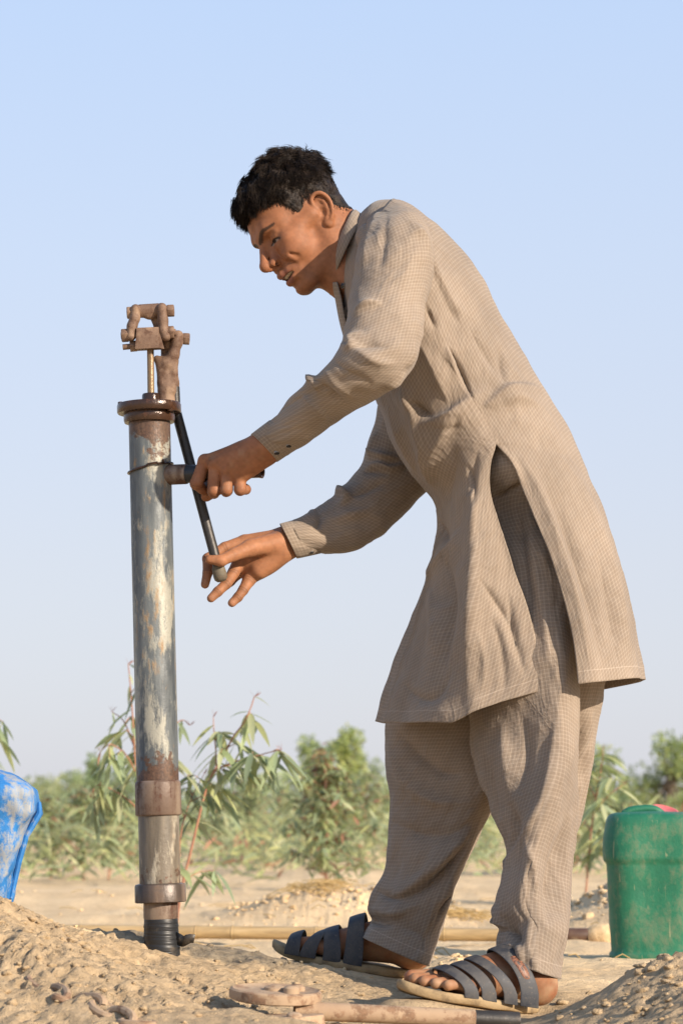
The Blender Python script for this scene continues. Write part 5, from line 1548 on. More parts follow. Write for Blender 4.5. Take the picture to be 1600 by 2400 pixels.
c = g.mix(g.ramp(n3, [(0.60, 0.0), (0.72, 0.35)]), c, (0.15, 0.105, 0.065))
g.link(c, b.inputs['Base Color']); b.inputs['Roughness'].default_value = 0.95; b.inputs['Specular IOR Level'].default_value = 0.15
g.link(g.bump(n3, 0.6, 0.003, g.bump(n6, 0.75, 0.010, g.bump(n2, 0.4, 0.010))), b.inputs['Normal'])
nyy, nxx = GX.shape
ground = mesh_obj('ground', np.stack([px_, py_, gz], 1), grid_faces(nyy, nxx), m_sand)
tag(ground, 'dry sandy field with heaps of damp dug soil', 'ground', kind='structure')
def gh(x, y):
    return float(ground_h(np.array([x]), np.array([y]))[0])

# loose clods: uncountable crumbs of soil
ico = bmesh.new(); bmesh.ops.create_icosphere(ico, subdivisions=2, radius=1.0)
iv = np.array([v.co[:] for v in ico.verts]); ifc = np.array([[v.index for v in f.verts] for f in ico.faces]); ico.free()
cvs, cfs = [], []
spots_ = []
r_ = np.random.default_rng(5)
def scatter(n, cx, cy, sx, sy, smin, smax):
    for _ in range(n):
        x, y = r_.normal(cx, sx), r_.normal(cy, sy)
        spots_.append((x, y, smin + (smax - smin) * r_.random() ** 2.6))
scatter(420, -0.48, -0.42, 0.16, 0.22, 0.002, 0.009)
scatter(300, -0.20, -0.50, 0.16, 0.20, 0.002, 0.007)
scatter(240, 0.50, -0.42, 0.09, 0.18, 0.0015, 0.009)
scatter(60, 0.46, -0.70, 0.12, 0.12, 0.002, 0.008)
scatter(70, -0.15, 0.12, 0.16, 0.14, 0.003, 0.008)
scatter(50, 0.22, 0.52, 0.06, 0.07, 0.004, 0.016)
scatter(420, -0.03, 3.45, 0.20, 0.25, 0.003, 0.012)
scatter(420, 0.92, 2.9, 0.20, 0.35, 0.004, 0.020)
scatter(160, 0.0, 1.5, 0.7, 0.8, 0.001, 0.004)
scatter(160, -0.5, 5.2, 1.4, 1.2, 0.004, 0.012)
xs = np.array([q[0] for q in spots_]); ys_ = np.array([q[1] for q in spots_]); zs = ground_h(xs, ys_)
keep = []
for k, (x, y, s) in enumerate(spots_):
    pn = wN(0.13, 0, 0); pf = wF(0.13, 0, 0)
    if (abs(x - pn[0]) < 0.17 and abs(y - pn[1]) < 0.07) or (abs(x - pf[0]) < 0.17 and abs(y - pf[1]) < 0.07): continue
    v = iv * (1 + 0.55 * vnoise(iv * 1.3 + k * 3.3, k % 50) + 0.25 * vnoise(iv * 3.1 + k, 7))[:, None] * np.array([1, 1, 0.62]) * s
    cvs.append(v + [x, y, zs[k] + 0.10 * s]); cfs.append(ifc + 42 * (len(cvs) - 1))
clods = mesh_obj('soil_clods', np.concatenate(cvs), np.concatenate(cfs), m_sand)
tag(clods, 'loose crumbs and clods of sandy soil', 'soil', kind='stuff')
# ------------------------------------------------------------------ plants
def leaf_mat(name, cols, rough=0.5, trans=0.42):
    m, nt, b = new_mat(name); g = N(nt)
    at = g.node('ShaderNodeVertexColor', layer_name='Col')
    g.link(at.outputs[0], b.inputs['Base Color']); b.inputs['Roughness'].default_value = rough
    b.inputs['Specular IOR Level'].default_value = 0.35
    tr = g.node('ShaderNodeBsdfTranslucent'); g.link(at.outputs[0], tr.inputs['Color'])
    mx = g.node('ShaderNodeMixShader'); mx.inputs[0].default_value = trans
    out = nt.nodes['Material Output']
    g.link(b.outputs[0], mx.inputs[1]); g.link(tr.outputs[0], mx.inputs[2]); g.link(mx.outputs[0], out.inputs['Surface'])
    return m
m_leaf = leaf_mat('leaf', None)
m_stem, nt, b = new_mat('red_stem'); g = N(nt); cc = g.coord('Object')
g.link(g.ramp(g.noise(cc, 20, 3), [(0.3, (0.27, 0.115, 0.070)), (0.7, (0.42, 0.21, 0.13))]), b.inputs['Base Color']); b.inputs['Roughness'].default_value = 0.6
m_bark, nt, b = new_mat('grey_bark'); g = N(nt); cc = g.coord('Object')
g.link(g.ramp(g.noise(cc, 9, 4), [(0.3, (0.11, 0.08, 0.055)), (0.7, (0.22, 0.165, 0.115))]), b.inputs['Base Color']); b.inputs['Roughness'].default_value = 0.9
g.link(g.bump(g.noise(cc, 60, 4), 0.6, 0.01), b.inputs['Normal'])
LR = np.random.default_rng(21)
def blade(p, d, up, L_, w_, curl, nseg=5, fold=0.18):
    """one lance-shaped leaf: folded along the midrib, bending downwards"""
    d = d / np.linalg.norm(d); s = np.cross(d, up); s /= np.linalg.norm(s) + 1e-9; n = np.cross(s, d)
    v = []; f = []
    pos = np.array(p, float); dirv = d.copy()
    for k in range(nseg + 1):
        t = k / nseg
        wd = w_ * (math.sin(math.pi * min(1, t ** 0.75 * 0.98 + 0.02)) ** 0.9) * 0.5 + 0.0003
        nn = np.cross(s, dirv)
        v += [pos + s * wd + nn * wd * fold, pos - nn * wd * fold * 0.3, pos - s * wd + nn * wd * fold]
        if k < nseg:
            b0 = 3 * k
            f += [(b0, b0 + 1, b0 + 4, b0 + 3), (b0 + 1, b0 + 2, b0 + 5, b0 + 4)]
        dirv = dirv + np.array([0, 0, -curl]) / nseg; dirv /= np.linalg.norm(dirv)
        pos = pos + dirv * (L_ / nseg)
    return v, f
def leaf_mesh(name, leaves, parent, nseg=5):
    """leaves: list of (p, d, up, L, w, curl, colour); all blades are laid out at once"""
    n = len(leaves)
    pos = np.array([l[0] for l in leaves], float); d = np.array([l[1] for l in leaves], float); up = np.array([l[2] for l in leaves], float)
    L_ = np.array([l[3] for l in leaves], float); w_ = np.array([l[4] for l in leaves], float); cu = np.array([l[5] for l in leaves], float); Cc = np.array([l[6] for l in leaves], float)
    nrm = lambda a: a / (np.linalg.norm(a, axis=1, keepdims=True) + 1e-9)
    d = nrm(d); s = nrm(np.cross(d, up)); V = np.zeros((n, nseg + 1, 3, 3)); fold = 0.18
    for k in range(nseg + 1):
        t = k / nseg
        wd = (w_ * (math.sin(math.pi * min(1, t ** 0.75 * 0.98 + 0.02)) ** 0.9) * 0.5 + 0.0003)[:, None]
        nn = np.cross(s, d)
        V[:, k, 0] = pos + s * wd + nn * wd * fold; V[:, k, 1] = pos - nn * wd * fold * 0.3; V[:, k, 2] = pos - s * wd + nn * wd * fold
        d = nrm(d + np.array([0, 0, -1.0]) * (cu / nseg)[:, None]); pos = pos + d * (L_ / nseg)[:, None]
    idx = np.arange(n * (nseg + 1) * 3).reshape(n, nseg + 1, 3); F_ = []
    for k in range(nseg):
        for c in (0, 1): F_.append(np.stack([idx[:, k, c], idx[:, k, c + 1], idx[:, k + 1, c + 1], idx[:, k + 1, c]], 1))
    o = mesh_obj(name, V.reshape(-1, 3), np.concatenate(F_), m_leaf)
    set_color(o, np.repeat(Cc, (nseg + 1) * 3, axis=0)); put(o, parent) if parent is not None else None
    return o
GREENS = [(0.355, 0.425, 0.210), (0.315, 0.390, 0.220), (0.425, 0.460, 0.215), (0.295, 0.370, 0.225), (0.460, 0.490, 0.280)]
def lc(red=0.06):
    c = np.array(GREENS[LR.integers(len(GREENS))]) * LR.uniform(0.75, 1.2)
    if LR.random() < red: c = np.array([0.40, 0.215, 0.14]) * LR.uniform(0.8, 1.2)
    return c
def smoothline(pts, n):
    pts = np.array(pts, float); t = np.arange(len(pts)); return catmull(t, pts, np.linspace(0, len(pts) - 1, n))

def near_sapling(stems, Yd, label, leaf_len, side_twigs=True, step=0.030, red_tip=True, down=0.75):
    base = stems[0][0]
    root = empty('eucalyptus_sapling', tuple(P(base[0], base[1], Yd)))
    tag(root, label, 'sapling', 'young eucalyptus saplings')
    mb = MB(); leaves = []
    for si, st in enumerate(stems):
        pts = smoothline([P(x, y, Yd + dy) for x, y, dy in st], 26)
        L_ = np.concatenate([[0], np.cumsum(np.linalg.norm(np.diff(pts, axis=0), axis=1))])
        r0 = 0.0034 if si == 0 else 0.0019
        mb.tube(pts, [r0 * (1 - 0.75 * t) + 0.0006 for t in np.linspace(0, 1, 26)], 7)
        s = 0.0; k = 0
        start = L_[-1] * (0.42 if si == 0 else 0.10)
        s = start
        while s < L_[-1]:
            i = min(int(np.searchsorted(L_, s)), 25); p = pts[i]; tdir = pts[min(i + 1, 25)] - pts[max(i - 1, 0)]; tdir /= np.linalg.norm(tdir)
            tfrac = s / L_[-1]
            a = 2.4 * k + LR.uniform(-0.5, 0.5)
            out = np.array([math.cos(a), math.sin(a) * 0.9, 0.0]); out -= tdir * (out @ tdir) * 0.5
            if LR.random() < 0.40 and tfrac < 0.92 and side_twigs:
                tw_d = out * 0.8 + tdir * 0.5 + np.array([0, 0, 0.1]); tl = LR.uniform(0.06, 0.15) * (1.1 - 0.5 * tfrac)
                tp = smoothline([p, p + tw_d * tl * 0.5, p + tw_d * tl + np.array([0, 0, -0.03])], 6)
                mb.tube(tp, [0.0016, 0.0015, 0.0013, 0.0011, 0.0009, 0.0007], 5)
                for q in tp[2:]:
                    for _ in range(2):
                        a2 = LR.uniform(0, 6.28); dd2 = np.array([math.cos(a2), math.sin(a2), 0]) * 0.7 + tw_d * 0.5 + np.array([0, 0, -down])
                        leaves.append((q, dd2, np.array([LR.normal(0, 0.5), LR.normal(0, 0.5), 1.0]), leaf_len * LR.uniform(0.55, 1.1), leaf_len * LR.uniform(0.12, 0.165), LR.uniform(0.2, 0.9), lc(0.0)))
            else:
                dd2 = out * LR.uniform(0.7, 1.0) + tdir * 0.25 + np.array([0, 0, -down * LR.uniform(0.3, 1.2)])
                sz = leaf_len * LR.uniform(0.65, 1.15) * (1.0 - 0.45 * max(0, tfrac - 0.7) / 0.3)
                leaves.append((p, dd2, np.array([LR.normal(0, 0.4), LR.normal(0, 0.4), 1.0]), sz, sz * LR.uniform(0.13, 0.175), LR.uniform(0.3, 1.0), lc(0.0 if tfrac < 0.93 else 0.3)))
            s += step * LR.uniform(0.6, 1.3); k += 1
        for _ in range(3):
            leaves.append((pts[-1], np.array([LR.normal(0, 0.5), LR.normal(0, 0.5), 0.7]), np.array([1.0, 0, 0.3]), 0.022, 0.005, 0.1, (0.33, 0.13, 0.09)))
    tr_ = mb.build('stem', m_stem, root, smooth=True)
    leaf_mesh('leaves', leaves, root, 5)
    return root
near_sapling([[(411, 2194, 0), (425, 2085, 0), (447, 1997, 0), (479, 1865, 0), (498, 1815, 0), (523, 1772, 0), (548, 1725, -0.02), (568, 1699, -0.02), (585, 1666, -0.03), (596, 1633, -0.03)],
              [(500, 1806, 0), (548, 1786, -0.05), (591, 1775, -0.08), (625, 1765, -0.10), (660, 1757, -0.12)],
              [(507, 1800, 0), (506, 1760, 0.03), (502, 1720, 0.04), (500, 1680, 0.05)],
              [(415, 2120, 0), (424, 1958, 0.03), (447, 1875, 0.05), (478, 1815, 0.06)]],
             2.45, 'tall eucalyptus sapling with red stem just right of the pump barrel', 0.118, step=0.030, down=0.6)
near_sapling([[(345, 2192, 0), (338, 2050, 0), (330, 1900, 0), (318, 1790, 0), (312, 1690, 0), (306, 1610, 0), (301, 1556, 0)],
              [(326, 1830, 0), (300, 1775, -0.05), (262, 1745, -0.08), (236, 1760, -0.10)],
              [(315, 1750, 0), (290, 1690, 0.05), (262, 1668, 0.06)],
              [(322, 1800, 0), (360, 1750, 0.05), (420, 1690, 0.08), (446, 1700, 0.08)],
              [(330, 1900, 0), (280, 1860, 0), (230, 1840, 0.0), (212, 1870, 0.0)]],
             2.9, 'eucalyptus sapling half hidden behind the pump barrel', 0.112, step=0.030, down=0.7)
near_sapling([[(-90, 2190, 0), (-85, 1950, 0), (-75, 1780, 0), (-62, 1665, 0)], [(-75, 1760, 0), (-50, 1700, 0), (-32, 1668, 0)]],
             3.0, 'eucalyptus sapling at the left edge with leaf tips showing', 0.11)
near_sapling([[(1372, 2092, 0), (1380, 1990, 0), (1392, 1890, 0), (1408, 1800, 0), (1412, 1755, 0)],
              [(1380, 2000, 0), (1420, 1960, -0.1), (1462, 1935, -0.2)], [(1385, 1950, 0), (1350, 1900, 0.1), (1335, 1860, 0.1)], [(1390, 1905, 0), (1430, 1860, -0.1), (1462, 1838, -0.1)], [(1376, 2040, 0), (1345, 2000, 0), (1330, 1985, 0)], [(1395, 1870, 0), (1370, 1820, 0.1), (1362, 1790, 0.1)]],
             5.0, 'eucalyptus sapling between the trouser leg and the green can', 0.15, step=0.036, down=0.45)

def dist_of(by): return 0.30 * FPX / (by - 1930.0)          # distance of level ground seen at row by
def mid_sapling(x, top, by, wpx, label, n=900, red=0.10, lean=0):
    d = dist_of(by); Yd = d - 4.3
    b0 = P(x, by, Yd); t0 = P(x + lean, top, Yd); h_ = t0[2] - b0[2]; rad = wpx / 2 * d / FPX
    b0[2] = gh(b0[0], b0[1]) - 0.01
    root = empty('eucalyptus_sapling', tuple(b0)); tag(root, label, 'sapling', 'eucalyptus saplings in the field')
    mb = MB(); ns = 8
    stem = smoothline([b0, b0 + np.array([LR.normal(0, 0.02), 0, h_ * 0.5]), t0], ns); mb.tube(stem, [0.009 * (1 - 0.8 * k / ns) * (h_ / 0.7) ** 0.5 for k in range(ns)], 6)
    br = []
    for k in range(16):
        t = 0.12 + 0.80 * k / 15; i = t * (ns - 1); p = stem[int(i)] * (1 - i % 1) + stem[min(int(i) + 1, ns - 1)] * (i % 1)
        a = 2.4 * k + LR.uniform(-0.4, 0.4); ln = rad * (1.15 - 0.75 * abs(t - 0.35) / 0.65) * LR.uniform(0.75, 1.1)
        e = p + np.array([math.cos(a) * ln, math.sin(a) * ln, ln * LR.uniform(0.25, 0.75)])
        m_ = (p + e) / 2 + np.array([0, 0, ln * 0.10]); bp_ = smoothline([p, m_, e], 5); mb.tube(bp_, [0.0035, 0.003, 0.0024, 0.0018, 0.001], 5); br.append(bp_)
    mb.build('stem', m_stem, root, smooth=True)
    leaves = []
    for _ in range(n):
        if LR.random() < 0.8:
            bp_ = br[LR.integers(len(br))]; q = bp_[LR.integers(1, 5)] + LR.normal(0, 0.035 * h_, 3)
        else: q = stem[LR.integers(2, ns)] + LR.normal(0, 0.04 * h_, 3)
        a = LR.uniform(0, 6.28); dd2 = np.array([math.cos(a), math.sin(a), LR.uniform(-0.9, 0.4)])
        L_ = LR.uniform(0.045, 0.085); hi_f = (q[2] - b0[2]) / h_
        leaves.append((q, dd2, np.array([LR.normal(0, 0.6), LR.normal(0, 0.6), 1.0]), L_, L_ * 0.22, LR.uniform(0.0, 0.6), lc(red * 0.5 + 0.35 * max(0, hi_f - 0.75))))
    leaf_mesh('leaves', leaves, root, 3)
    return root
MID = [
    (762, 1775, 2086, 210, 'lone eucalyptus sapling with bright red stem left of the legs', 1250, 0.22, 0),
    (196, 1850, 2050, 190, 'leafy sapling rising over the blue container', 800, 0.05, 0),
    (120, 1870, 2046, 170, 'pale leafy sapling right beside the blue container', 700, 0.06, 0),
    (255, 1858, 2058, 170, 'leafy sapling left of the pump coupling', 700, 0.05, 0),
    (310, 1880, 2035, 150, 'low sapling right behind the pump coupling', 500, 0.05, 0),
    (590, 1840, 2030, 200, 'broad leafy sapling behind the tall red stemmed sapling', 800, 0.05, 0),
    (660, 1860, 2018, 170, 'leafy sapling directly left of the lone red stemmed one', 600, 0.10, 0),
    (520, 1870, 2022, 170, 'low leafy sapling seen through the tall sapling leaves', 600, 0.04, 0),
    (860, 1820, 2030, 170, 'leafy sapling beside the front trouser leg', 650, 0.10, 0),
    (1150, 1850, 2022, 170, 'leafy sapling seen between the two legs', 700, 0.04, 0),
    (1345, 1850, 2040, 160, 'leafy sapling at the back edge of the trousers', 600, 0.06, 0),
    (1470, 1880, 2030, 150, 'low sapling behind the top of the green can', 500, 0.06, 0),
]
for a in MID: mid_sapling(*a)

def quads_(parent, name, q, d, L_, asp, cols):
    d = d / np.linalg.norm(d, axis=1, keepdims=True); sd = np.cross(d, LR.normal(0, 1, d.shape)); sd /= np.linalg.norm(sd, axis=1, keepdims=True)
    L_ = L_[:, None]; V = np.stack([q, q + d * L_ * 0.5 + sd * L_ * asp, q + d * L_, q + d * L_ * 0.5 - sd * L_ * asp], 1)
    o = mesh_obj(name, V.reshape(-1, 3), np.arange(4 * len(q)).reshape(-1, 4), m_leaf, smooth=False)
    set_color(o, np.repeat(cols, 4, axis=0))
    if parent is not None: put(o, parent)
    return o
def far_tree(x, top, wpx, d, label, n=2600, shape='round', tone=(1, 1, 1), clump=0.075):
    Yd = d - 4.3
    b0 = P(x, 1930, Yd); b0[2] = 0.0
    t0 = P(x, top, Yd); h_ = t0[2]; rad = wpx / 2 * d / FPX
    root = empty('far_tree', tuple(b0)); tag(root, label, 'tree', 'trees at the far side of the field')
    mb = MB(); tr_ = smoothline([b0 - np.array([0, 0, 0.1]), b0 + np.array([0.05 * rad, 0, h_ * 0.4]), b0 + np.array([0, 0, h_ * 0.8])], 7)
    mb.tube(tr_, [0.05 * h_ * (1 - 0.12 * k) / 1.6 for k in range(7)], 7)
    # crown made of several uneven masses
    cl_ = []
    for k in range(24):
        a = LR.uniform(0, 6.28); zz = 0.14 + 0.72 * ((k * 0.618) % 1.0)
        if shape == 'cone': rr = rad * (1.05 - zz) * LR.uniform(0.3, 0.8); s = rad * (0.65 - 0.45 * zz)
        else: rr = rad * math.sqrt(max(0.05, 1 - ((zz - 0.45) / 0.6) ** 2)) * LR.uniform(0.35, 0.75); s = rad * LR.uniform(0.28, 0.46)
        c = b0 + np.array([math.cos(a) * rr, math.sin(a) * rr, zz * h_]); cl_.append((c, s, LR.uniform(0.75, 1.2)))
        mb.tube([tr_[2 + k % 4], (tr_[3] + c) / 2, c], [0.012 * h_, 0.008 * h_, 0.003 * h_], 5)
    cl_.append((b0 + np.array([0, 0, h_ * 0.90]), rad * 0.30, 1.0)); cl_.append((b0 + np.array([rad * 0.1, 0, h_ * 0.78]), rad * 0.42, 1.0))
    mb.build('trunk', m_bark, root, smooth=True)
    ci = LR.integers(0, len(cl_), n)
    cen_ = np.array([c[0] for c in cl_])[ci]; ss = np.array([c[1] for c in cl_])[ci]; br_ = np.array([c[2] for c in cl_])[ci]
    u = LR.normal(0, 1, (n, 3)); u /= np.linalg.norm(u, axis=1, keepdims=True)
    q = cen_ + u * (ss * LR.uniform(0.35, 1.05, n) ** 0.6)[:, None] * np.array([1, 1, 0.9]); q[:, 2] = np.maximum(0.02, q[:, 2])
    quads_(root, 'crown', q, u * 0.6 + LR.normal(0, 0.5, (n, 3)) + np.array([0, 0, -0.15]), clump * LR.uniform(0.7, 1.6, n) * h_ / 2.0, 0.24, np.array(GREENS)[LR.integers(0, len(GREENS), n)] * (LR.uniform(0.70, 1.1, n) * br_)[:, None] * np.array(tone))
FAR = [
    (110, 1815, 130, 46, 'low bushy tree over the top of the blue container', 2200, 'round', (1, 1, 0.9)),
    (170, 1800, 120, 52, 'small round tree left of the hidden sapling', 2200, 'round', (0.95, 1, 0.9)),
    (218, 1758, 110, 42, 'taller pointed tree left of the pump', 2400, 'cone', (0.85, 0.95, 0.9)),
    (285, 1790, 150, 50, 'dense tree directly behind the pump barrel', 2400, 'round', (0.8, 0.9, 0.85)),
    (470, 1850, 190, 58, 'low dark tree behind the tall sapling stem', 2200, 'round', (0.8, 0.9, 0.8)),
    (590, 1822, 150, 54, 'dark bushy tree right of the tall sapling', 2400, 'round', (0.75, 0.85, 0.75)),
    (720, 1716, 140, 44, 'tall light green tree above the lone sapling', 3200, 'round', (1.05, 1.1, 0.85)),
    (812, 1690, 110, 45, 'tallest light green tree just left of the legs', 3000, 'round', (1.15, 1.15, 0.8)),
    (885, 1775, 110, 48, 'tree partly hidden by the front trouser leg', 2000, 'round', (0.95, 1.0, 0.8)),
    (1130, 1830, 200, 55, 'dark tree seen in the gap between the legs', 2000, 'round', (0.75, 0.85, 0.8)),
    (1395, 1738, 130, 40, 'light green tree behind the trousers', 2800, 'round', (1.1, 1.12, 0.8)),
    (1462, 1808, 70, 48, 'small dark pointed tree left of the green can', 1800, 'cone', (0.6, 0.75, 0.75)),
    (1560, 1712, 200, 42, 'large feathery tree behind the green can', 4200, 'round', (0.95, 1.0, 0.75)),
]
for a in FAR: far_tree(*a)
# a continuous low belt of scrub far behind, nobody could count
n = 26000
x = LR.uniform(-48, 48, n); y = 62 + LR.uniform(-6, 10, n); hh = np.maximum(0.4, 1.15 + 0.8 * vnoise(np.stack([x * 0.45, 0 * x, 0 * x + 3.3], 1), 7))
scrub = quads_(None, 'scrub_belt', np.stack([x, y, LR.uniform(0, 1, n) ** 0.8 * hh * 1.25], 1), LR.normal(0, 1, (n, 3)), LR.uniform(0.16, 0.34, n), 0.3, np.array(GREENS)[LR.integers(0, len(GREENS), n)] * LR.uniform(0.65, 1.05, n)[:, None])
tag(scrub, 'far belt of green scrub along the field edge', 'scrub', kind='stuff')

# tall field grass and seedlings between the saplings
gl_ = []
def grass(n, x0, x1, y0, y1, hmin, hmax, red):
    xs = LR.uniform(x0, x1, n); ys = LR.uniform(y0, y1, n)
    patch = vnoise(np.stack([xs * 0.7, ys * 0.5, 0 * xs], 1), 55)
    for x, y, pt_ in zip(xs, ys, patch):
        if pt_ < -0.35: continue
        hh = LR.uniform(hmin, hmax) * (1 + 0.4 * pt_); a = LR.uniform(0, 6.28)
        for k in range(3):
            z0 = hh * LR.uniform(0, 0.7); c = lc(red) * np.array([1.05, 1.0, 0.95])
            gl_.append((np.array([x + LR.normal(0, 0.04), y, z0]), np.array([math.cos(a + 2 * k) * 0.6, math.sin(a + 2 * k) * 0.6, LR.uniform(0.2, 1.0)]), np.array([math.sin(a), math.cos(a), 0.3]), hh * LR.uniform(0.25, 0.5), 0.016, LR.uniform(0.2, 0.9), c))
grass(1500, -3.2, -0.3, 8.5, 15.0, 0.25, 0.48, 0.05)
grass(900, -2.0, 1.0, 10.5, 19.0, 0.25, 0.50, 0.04)
grass(700, -8.0, -3.0, 9.0, 18.0, 0.25, 0.50, 0.04)
grass(1100, 0.4, 8.0, 9.0, 17.0, 0.25, 0.50, 0.04)
gr_ = leaf_mesh('field_grass', gl_, None, 3); tag(gr_, 'pale green tall grass and seedlings covering the far part of the field', 'grass', kind='stuff')

# dry straw lying about
m_straw, nt, b = new_mat('dry_straw'); b.inputs['Base Color'].default_value = (0.42, 0.29, 0.12, 1); b.inputs['Roughness'].default_value = 0.8
mb = MB()
def straw(cx, cy, sx, sy, n, L0, lift):
    xs = LR.normal(cx, sx, n); ys = LR.normal(cy, sy, n); zs = ground_h(xs, ys)
    for x, y, z in zip(xs, ys, zs):
        a = LR.normal(0.1, 0.5); l = L0 * LR.uniform(0.5, 1.3); d = np.array([math.cos(a), math.sin(a) * 0.6, LR.normal(0.05, 0.14)])
        p0 = np.array([x, y, z + 0.006 + lift * LR.random()])
        mb.tube([p0 - d * l / 2, p0 + np.array([0, 0, 0.01 * LR.random()]), p0 + d * l / 2 - np.array([0, 0, 0.012 * LR.random()])], 0.0013, 4)
straw(-0.06, 3.5, 0.06, 0.08, 80, 0.07, 0.02)
straw(0.36, 3.4, 0.05, 0.08, 80, 0.07, 0.02)
straw(-0.2, 3.6, 0.9, 1.2, 50, 0.08, 0.0)
straw(0.0, 1.6, 0.6, 0.5, 30, 0.05, 0.0)
so = mb.build('dry_straw', m_straw, None, smooth=True); tag(so, 'dry straw and grass bits scattered on the sand', 'straw', kind='stuff')
# ------------------------------------------------------------------ green jerry can
def superloft(levels, n, c0, rotz=0.0, dent=None, power=3.0):
    """levels: (z, half x, half y, power)"""
    v = []
    R = np.array([[math.cos(rotz), -math.sin(rotz), 0], [math.sin(rotz), math.cos(rotz), 0], [0, 0, 1]])
    for z, hx_, hy_, pw in levels:
        for k in range(n):
            t = 2 * math.pi * k / n; c, s = math.cos(t), math.sin(t)
            v.append(np.array(c0) + R @ np.array([hx_ * np.sign(c) * abs(c) ** (2 / pw), hy_ * np.sign(s) * abs(s) ** (2 / pw), z]))
    v = np.array(v); f = grid_faces(len(levels), n, True).tolist()
    f.append(list(range(n))[::-1]); f.append([(len(levels) - 1) * n + k for k in range(n)])
    return v, f
def plastic(name, c0, c1, dirt, amt, scratch, rough=0.42, soft=0.24):
    m, nt, b = new_mat(name); g = N(nt); cc = g.coord('Object')
    n1 = g.noise(cc, 9, 7, 0.75); n2 = g.noise(g.mapping(cc, (1, 1, 0.45)), 60, 6, 0.75); n3 = g.noise(g.mapping(cc, (1, 1, 0.12), (0.5, 0.35, 0)), 130, 2, 0.5, 0.6)
    c = g.mix(g.ramp(n1, [(0.35, 0.0), (0.65, 1.0)]), c0, c1)
    fac = g.ramp(g.math('ADD', g.math('MULTIPLY', n1, 0.62), g.math('MULTIPLY', n2, 0.38)), [(0.56 - amt * 0.2, 0.0), (0.56 + soft - amt * 0.2, 0.85)])
    c = g.mix(fac, c, dirt)
    c = g.mix(g.ramp(n3, [(0.68, 0.0), (0.72, 0.5)]), c, scratch)
    g.link(c, b.inputs['Base Color']); g.link(g.ramp(fac, [(0.0, rough), (1.0, 0.9)]), b.inputs['Roughness'])
    g.link(g.bump(n2, 0.18, 0.003, g.bump(n1, 0.2, 0.02)), b.inputs['Normal'])
    return m
m_green = plastic('dirty_green_plastic', (0.009, 0.118, 0.064), (0.015, 0.175, 0.090), (0.20, 0.165, 0.105), 0.36, (0.38, 0.34, 0.20), 0.55, 0.20)
m_red, nt, b = new_mat('faded_red_plastic'); g = N(nt); cc = g.coord('Object')
g.link(g.ramp(g.noise(cc, 40, 4, 0.6), [(0.3, (0.48, 0.085, 0.080)), (0.7, (0.60, 0.16, 0.15))]), b.inputs['Base Color']); b.inputs['Roughness'].default_value = 0.5
CY = 1.30
c0 = P(1545, 2262, CY); c0[2] = gh(c0[0], CY) - 0.012
can = empty('jerry_can', tuple(c0)); tag(can, 'dirty green plastic jerry can with faded red cap at the right edge', 'jerry can')
top = P(1545, 1905, CY)[2] - c0[2]
hxw = (1545 - 1421) * (4.3 + CY) / FPX
lv = [(0.0, hxw * 0.86, 0.088, 4.2), (0.010, hxw * 0.92, 0.094, 4.2), (0.020, hxw * 0.93, 0.095, 4.2), (0.024, hxw * 0.90, 0.092, 4.2)]
sh = top * 0.66
for t in np.linspace(0, 1, 14): lv.append((0.028 + (sh - 0.032) * t, hxw * (0.895 + 0.055 * t + 0.008 * math.sin(t * 5)), 0.091 + 0.003 * t, 4.0))
lv += [(sh + 0.002, hxw * 0.952, 0.094, 4.0), (sh + 0.007, hxw * 0.995, 0.098, 4.0), (sh + 0.014, hxw * 1.0, 0.099, 4.0)]
for t in np.linspace(0.08, 1, 10): lv.append((sh + 0.014 + (top - sh - 0.030) * t, hxw * (1.0 - 0.045 * t ** 3), 0.099 - 0.004 * t ** 2, 4.0))
lv += [(top - 0.009, hxw * 0.93, 0.092, 3.8), (top - 0.003, hxw * 0.88, 0.088, 3.6), (top, hxw * 0.80, 0.080, 3.2), (top + 0.0005, hxw * 0.3, 0.03, 3)]
v, f = superloft(lv, 96, c0, math.radians(-6))
nq = normals_of(v, np.array([q for q in f if len(q) == 4]))
rel = v - c0
v = v + nq * (0.0035 * fbm(rel * 9, 2, 33) - 0.007 * np.exp(-((rel[:, 0] + 0.03) / 0.035) ** 2 - ((rel[:, 2] - 0.14) / 0.06) ** 2 - ((rel[:, 1] + 0.09) / 0.05) ** 2))[:, None]
ob = mesh_obj('can_body', v, f, m_green); put(ob, can)
mb = MB(); hz = c0 + np.array([0, 0, top])
mb.tube(smoothline([hz + [-0.075, 0.0, -0.004], hz + [-0.055, 0.0, 0.006], hz + [-0.01, 0.0, 0.008], hz + [0.01, 0, -0.004]], 12), 0.009, 12)
mb.build('handle', m_green, can, smooth=True)
cp = P(1555, 1908, CY + 0.045); axc = np.array([0.20, -0.30, 0.93])
mb = MB(); mb.lathe(cp - axc / np.linalg.norm(axc) * 0.022, axc, [(0, 0.030), (0.006, 0.0335), (0.030, 0.0335), (0.0335, 0.031), (0.0345, 0.026), (0.0330, 0.024), (0.0332, 0.001)], 40); mb.build('cap', m_red, can, smooth=True)

